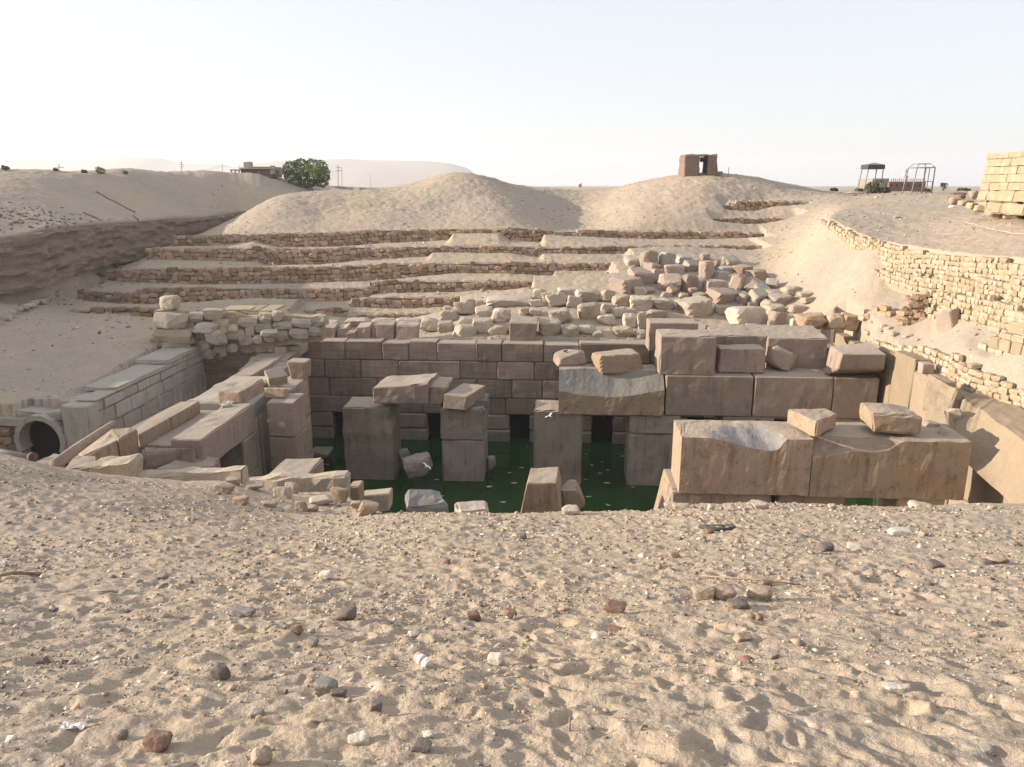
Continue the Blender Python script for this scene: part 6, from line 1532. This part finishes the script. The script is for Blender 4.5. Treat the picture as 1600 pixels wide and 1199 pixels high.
# ------------------------------------------------------------------ small things: foreground stones, litter, birds, gravel
FG = [('reddish brown weathered lump of pottery with pale patches, nearest left', 241, 1176, 40, 29, 'brick_red', 'boulder'),
 ('smooth tan pebble near the bottom edge, left of centre', 405, 1196, 34, 27, 'tan_rock', 'boulder'),
 ('dark round stone in a hollow near the bottom left', 187, 1156, 18, 15, 'dark_rock', 'boulder'),
 ('purplish brown pitted stone in the left middle of the sand', 340, 1062, 28, 24, 'dark_rock', 'angular'),
 ('blue-grey angular stone with a flat top', 507, 1086, 36, 24, 'grey_rock', 'angular'),
 ('grey flat stone beside the blue-grey angular stone', 527, 1089, 26, 9, 'dark_rock', 'slab'),
 ('small grey stone on the sand below the blue-grey stone', 400, 1123, 20, 14, 'grey_rock', 'boulder'),
 ('pale thin flat stone half buried left of the small grey stone', 495, 1131, 28, 9, 'tan_rock', 'slab'),
 ('dark brown splinter of pottery standing up in the sand', 538, 970, 34, 19, 'dark_rock', 'shard'),
 ('round reddish stone, left of a pair in the centre', 740, 970, 23, 15, 'brick_red', 'boulder'),
 ('orange-brown stone, right of a pair in the centre', 797, 966, 21, 15, 'brick_red', 'angular'),
 ('long reddish brick fragment right of centre', 962, 959, 37, 15, 'brick_red', 'boxy'),
 ('flat reddish shard below the long brick fragment', 963, 988, 26, 8, 'brick_red', 'slab'),
 ('small pale stone left of the round reddish stone', 646, 997, 18, 11, 'pale_rock', 'angular'),
 ('white flat angular stone standing in the sand near the bottle', 774, 1040, 24, 20, 'pale_rock', 'angular'),
 ('dark triangular pebble in the lower centre', 587, 1112, 18, 15, 'dark_rock', 'angular'),
 ('pale rounded stone in the lower centre', 558, 1165, 34, 14, 'pale_rock', 'boulder'),
 ('dark jagged stone in a hollow near the bottom centre', 658, 1176, 34, 13, 'dark_rock', 'angular'),
 ('small pale stone above the dark jagged stone', 668, 1154, 18, 9, 'pale_rock', 'boulder'),
 ('large tan boulder on the left of the little boulder group on the right', 1102, 938, 34, 24, 'tan_rock', 'boulder'),
 ('large tan boulder in the middle of the little boulder group on the right', 1134, 938, 42, 22, 'tan_rock', 'boulder'),
 ('tan crumbly boulder at the right of the little boulder group', 1190, 938, 36, 20, 'tan_rock', 'boulder'),
 ('dark crumbly stone in front of the little boulder group', 1158, 953, 34, 13, 'dark_rock', 'boulder'),
 ('small red stone on top of the little boulder group', 1199, 918, 18, 12, 'brick_red', 'angular'),
 ('small red stone below the little boulder group', 1188, 971, 12, 12, 'brick_red', 'boulder'),
 ('pink-grey shard tilted in the sand below the boulder group', 1163, 1003, 30, 13, 'tan_rock', 'slab'),
 ('dark lumpy stone above the boulder group on the right', 1293, 862, 26, 12, 'dark_rock', 'boulder'),
 ('pale sand-coloured stone right of the dark lumpy stone', 1338, 860, 22, 12, 'pale_rock', 'angular'),
 ('dark brown stone on the right, near the rim', 1465, 888, 26, 10, 'dark_rock', 'angular'),
 ('brown rounded stone at the right edge near the rim', 1566, 882, 32, 13, 'tan_rock', 'boulder'),
 ('small dark stone left of the brown rounded stone at the right edge', 1545, 883, 18, 8, 'dark_rock', 'boulder'),
 ('pale flat oval shard on the right', 1400, 1082, 32, 11, 'pale_rock', 'slab'),
 ('grey round pebble on the right between small pale stones', 1210, 1031, 16, 14, 'grey_rock', 'boulder'),
 ('dark-topped pebble at the lower right corner', 1548, 1180, 22, 13, 'grey_rock', 'boulder'),
 ('small reddish stone in the upper middle of the sand', 698, 881, 10, 9, 'brick_red', 'boulder'),
 ('dark stone in the upper middle of the sand', 817, 842, 14, 9, 'dark_rock', 'boulder'),
 ('dark reddish stone right of the middle near the rim', 1056, 872, 14, 9, 'brick_red', 'angular'),
 ('grey rounded stone at upper left of the sand', 252, 907, 17, 11, 'grey_rock', 'boulder'),
 ('dark red stone at the left middle of the sand', 462, 990, 18, 14, 'brick_red', 'angular'),
 ('pile of thin grey slabs at the left middle of the sand', 376, 963, 38, 10, 'grey_rock', 'slab'),
 ('grey triangular stone near the left middle of the sand', 487, 1012, 19, 17, 'grey_rock', 'shard'),
 ('pale flat stone in the upper left centre of the sand', 508, 905, 22, 12, 'pale_rock', 'angular'),
 ('dark red stone just below the rubber ring', 1110, 834, 14, 9, 'brick_red', 'angular'),
 ('brown oval stone above the long hollow, lower left centre', 403, 1128, 12, 9, 'tan_rock', 'boulder'),
 ('pale slab near the upper right rim', 1410, 837, 34, 10, 'pale_rock', 'slab'),
 ('tan knob of stone right of the pale slab', 1446, 838, 14, 9, 'tan_rock', 'boulder')]
for i, (lab, px, py, w, h, m_, k_) in enumerate(FG):
    rock('stone', lab, 'stone', px, py, w, h, mat=m_, kind='pebble' if k_ == 'boulder' else k_, seed=1100 + i, sink=0.26, sub=3, dep=0.85 if k_ != 'slab' else 0.6)

def bottle():
    p = on_ground(662, 1040); s = depth_of(p) / FPX; r = 8.8 * s; L_ = 32 * s
    root = empty('plastic_bottle', p + [0, 0, r], 'crushed pink and white plastic bottle end lying in the sand', 'bottle'); root['kind'] = 'thing'
    d = np.array([0.72, -0.66, -0.12]); d /= np.linalg.norm(d); c = p + [0, 0, r * 0.85]
    tube('body', [c - d * L_ * 0.5, c - d * L_ * 0.2, c + d * L_ * 0.1], r * 0.92, M['pink'], parent=root, n=14)
    tube('label_band', [c - d * L_ * 0.25, c - d * L_ * 0.02], r * 0.96, M['white'], parent=root, n=14)
    tube('neck', [c + d * L_ * 0.101, c + d * L_ * 0.35], r * 0.98, M['white'], parent=root, n=14)
    tube('end_cap', [c + d * L_ * 0.351, c + d * L_ * 0.40], r * 1.02, M['pinkwhite'], parent=root, n=14)
M['pink'] = plain_mat('faded_pink_plastic', (0.62, 0.28, 0.22), 0.45, 0.35, 40)
M['pinkwhite'] = plain_mat('pinkish_white_plastic', (0.72, 0.6, 0.57), 0.45, 0.1, 40)
bottle()
c = on_ground(1120, 828); s = depth_of(c) / FPX; R_ = 25 * s
def ring():
    pts = []
    for k in range(29):
        a = k * 2 * math.pi / 28; x, y = c[0] + R_ * math.cos(a), c[1] + R_ * 1.05 * math.sin(a); pts.append([x, y, c[2] + (y - c[1]) * -0.36 + 0.045 + 0.015 * math.sin(a * 2 + 1)])
    tube('rubber_ring', pts, 0.035, M['rubber'], label='dark rubber ring lying on the sand near the rim', cat='ring', n=8)
ring()
def stick(px0, py0, px1, py1, label, r=0.012, m_='wood'):
    a, b = on_ground(px0, py0), on_ground(px1, py1); mid = on_ground((px0 + px1) / 2, (py0 + py1) / 2)
    tube('stick', [a + [0, 0, r], mid + [0, 0, r * 2.5], b + [0, 0, r]], r, M[m_], label=label, cat='stick', n=6)
stick(-20, 905, 66, 900, 'curved dark stick half buried at the left edge of the sand', 0.022); stick(142, 925, 185, 927, 'thin straight twig on the sand at the left', 0.008); stick(1000, 1142, 1010, 1137, 'short twig in the lower right centre', 0.006)
p = on_ground(890, 1142); tube('stick', [p, p + [0.0, 0, 0.06]], 0.004, M['wood'], label='thin upright twig in the sand, lower centre', cat='stick', n=5)
stick(1095, 901, 1250, 915, 'long pale ribbon of bark lying above the boulder group', 0.009, 'wood')
def scrap(px, py, w, h, label, seed):
    p = on_ground(px, py); s = depth_of(p) / FPX; rs = random.Random(seed); V, F = [], []; n = 9
    for i in range(n):
        for j in range(4):
            V.append([(i / (n - 1) - 0.5) * w * s, (j / 3 - 0.5) * w * s * 0.35 + rs.uniform(-.1, .1) * w * s * .3, rs.uniform(0, 1) * h * s * 0.9])
    for i in range(n - 1):
        for j in range(3): k = i * 4 + j; F.append((k, k + 4, k + 5, k + 1))
    o = link_mesh('plastic_scrap', mesh_np('plastic_scrap', V, F, False), M['white']); o.location = tuple(p + [0, 0, 0.005]); tag(o, label, 'plastic scrap')
scrap(116, 1140, 38, 12, 'crumpled white plastic scrap near the bottom left', 1); scrap(142, 1126, 14, 7, 'small white plastic scrap above the crumpled one', 2); scrap(8, 886, 20, 12, 'white plastic scrap at the far left edge of the sand', 3)

# birds
def bird(px, py, Y, label, flying=False, size=1.0, mat='bird_dark', face=1, z=None):
    p = W(px, py, Y); root = empty('bird', p, label, 'bird', 'birds at the flooded hall'); m = M[mat]; s = size
    V, F = rock_verts((0.26 * s, 0.12 * s, 0.12 * s), px, 2, 5, 2, 0.2, 0.0); o = link_mesh('body', mesh_np('body', V + [0, 0, 0.06 * s + (0 if flying else 0.03)], F), m, root)
    V, F = rock_verts((0.075 * s, 0.07 * s, 0.07 * s), px + 1, 2, 5, 2, 0.2, 0.0); link_mesh('head', mesh_np('head', V + [0.13 * s * face, 0, 0.13 * s + (0 if flying else 0.03)], F), m, root)
    link_mesh('tail', mesh_np('tail', [[-0.1 * s * face, -.03 * s, .08 * s], [-0.1 * s * face, .03 * s, .08 * s], [-0.27 * s * face, .045 * s, .07 * s], [-0.27 * s * face, -.045 * s, .07 * s]], [(0, 1, 2, 3)], False), m, root)
    link_mesh('beak', mesh_np('beak', [[.165 * s * face, -.01 * s, .16 * s], [.165 * s * face, .01 * s, .16 * s], [.165 * s * face, 0, .14 * s], [.21 * s * face, 0, .145 * s]], [(0, 1, 3), (1, 2, 3), (2, 0, 3)], False), M['rust'], root)
    if flying:
        for sd in (-1, 1):
            V = [[.06 * s, sd * .03 * s, .1 * s], [-.08 * s, sd * .03 * s, .1 * s], [-.12 * s, sd * .3 * s, .2 * s], [.04 * s, sd * .3 * s, .22 * s], [-.12 * s, sd * .6 * s, .12 * s]]
            o = link_mesh('wing', mesh_np('wing', V, [(0, 1, 2, 3), (3, 2, 4)], False), m, root)
        root.rotation_euler = (0.35, 0, 0.9 * face)
    else:
        for yy in (-.02, .02): tube('leg', [[.0, yy * s, .0], [.01, yy * s, .05 * s]], .006, M['rust'], parent=None, n=4).parent = root
bird(995, 601, 44.0, 'dark pigeon perched on the grey scoop of the middle beam, higher one'); bird(975, 614, 43.7, 'dark pigeon perched on the lower lip of the grey scoop', face=-1)
bird(741, 598.5, 44.2, 'dark pigeon standing on the skewed block of the two-part pillar'); bird(883, 551, 45.6, 'dark pigeon standing on the flat tapering rock at the beam end')
bird(667, 730, 41.5, 'white bird in flight over the water between the two left pillars', True, 0.65, 'bird_white'); bird(859, 651, 43.2, 'white bird in flight in front of the narrow pillar', True, 0.55, 'bird_white', -1)

# gravel: thousands of small stones, one mesh per region
def gravel(name, pts, sizes, mats, seed):
    rs = np.random.RandomState(seed); n = len(pts)
    D = np.array([[1, 0, 0], [-1, 0, 0], [0, 1, 0], [0, -1, 0], [0, 0, 1], [0, 0, -1]], float)
    Fb = np.array([[0, 2, 4], [2, 1, 4], [1, 3, 4], [3, 0, 4], [2, 0, 5], [1, 2, 5], [3, 1, 5], [0, 3, 5]])
    base = D[None] * (1 + rs.uniform(-0.35, 0.35, (n, 6, 1))) + rs.uniform(-0.3, 0.3, (n, 6, 3))
    sc = np.stack([sizes * rs.uniform(0.7, 1.5, n), sizes * rs.uniform(0.7, 1.3, n), sizes * rs.uniform(0.35, 0.9, n)], -1)
    V = base * sc[:, None]; a = rs.uniform(0, 6.28, n); c_, s_ = np.cos(a)[:, None], np.sin(a)[:, None]
    X = V[..., 0] * c_ - V[..., 1] * s_; Y = V[..., 0] * s_ + V[..., 1] * c_
    V = np.stack([X, Y, V[..., 2]], -1) + np.asarray(pts)[:, None]
    F = (Fb[None] + (np.arange(n) * 6)[:, None, None]).reshape(-1, 3)
    me = mesh_np(name, V.reshape(-1, 3), F, False)
    for m in mats: me.materials.append(M[m])
    p = np.array([0.62, 0.16, 0.13, 0.03, 0.06])[:len(mats)]; p /= p.sum()
    mi = rs.choice(len(mats), n, p=p).repeat(8).astype(np.int32); me.polygons.foreach_set('material_index', mi)
    o = bpy.data.objects.new(name, me); COL.objects.link(o); return tag(o, kind='stuff')
rs = np.random.RandomState(77)
n = 66000      # even over the view of the near slope, so denser per square metre close by
th = rs.uniform(-0.72, 0.72, n); r = 1.6 * (20 / 1.6) ** (rs.uniform(0, 1, n) ** 0.85)
x, y = r * np.sin(th), r * np.cos(th)
keep = (fbm(x * 0.55 + 9, y * 0.55, 3) + 0.5 * fbm(x * 2.2, y * 2.2, 2) + rs.uniform(-0.45, 0.45, n)) > -0.08
yr = np.interp(np.arctan2(x, y), RIMT, RIMW[:, 1]); keep &= y < yr + 0.1
x, y, r = x[keep], y[keep], r[keep]; z = ground_z(x, y)
sz = r * 0.00105 * np.exp(rs.normal(0, 0.65, len(x))); sz = np.clip(sz, 0.0016, 0.055)
gravel('gravel', np.stack([x, y, z + sz * 0.15], -1), sz, ['tan_rock', 'pale_rock', 'grey_rock', 'brick_red', 'dark_rock'], 5)
n = 22000
x = rs.uniform(-42, 45, n); y = rs.uniform(22, 118, n); a = np.abs(np.arctan2(x, y)) < 0.68
x, y = x[a], y[a]; h0 = base_height(x, y); _, cut = pit_height(x, y, h0)
u_, v_ = x * CT - y * ST, x * ST + y * CT
k = ~cut & ~((u_ > -24.7) & (u_ < 19.5) & (v_ < 52.6)) & ((fbm(x * 0.12, y * 0.12, 3) + rs.uniform(-0.5, 0.5, len(x))) > 0.0)
x, y = x[k], y[k]; z = ground_z(x, y); sz = np.clip(0.045 * np.exp(rs.normal(0, 0.5, len(x))), 0.015, 0.2)
gravel('scattered_stones', np.stack([x, y, z + sz * 0.2], -1), sz, ['tan_rock', 'pale_rock', 'grey_rock', 'brick_red', 'dark_rock'], 6)
# dark scatter on the far left bank
for nm, c0, sp, cnt, m_ in (('dark_stone_scatter', (8, 345, 68), 4.5, 260, 'dark_rock'), ('dark_stone_scatter', (45, 348, 70), 3.5, 160, 'dark_rock')):
    p = W(*c0); x = p[0] + rs.normal(0, sp, cnt) * 0.8; y = p[1] + rs.normal(0, sp, cnt); z = ground_z(x, y); sz = rs.uniform(0.06, 0.2, cnt)
    gravel(nm, np.stack([x, y, z], -1), sz, [m_, 'rust'], 8)
for px0, py0, px1, py1, Y0, Y1, lab in ((150, 297, 208, 309, 92, 90, 'long dark crack-like ridge high on the left bank'), (130, 331, 182, 346, 80, 79, 'dark ragged ridge of stones above the earth cliff'), (208, 336, 228, 348, 88, 84, 'short dark ridge above the earth cliff, further right')):
    pts = []
    for t in np.linspace(0, 1, 7):
        p = W(px0 + (px1 - px0) * t, py0 + (py1 - py0) * t, Y0 + (Y1 - Y0) * t); pts.append([p[0], p[1], ground_z(p[0], p[1])[0] + 0.03])
    tube('stone_ridge', pts, 0.13, M['mudbrick'], label=lab, cat='ridge', n=5)
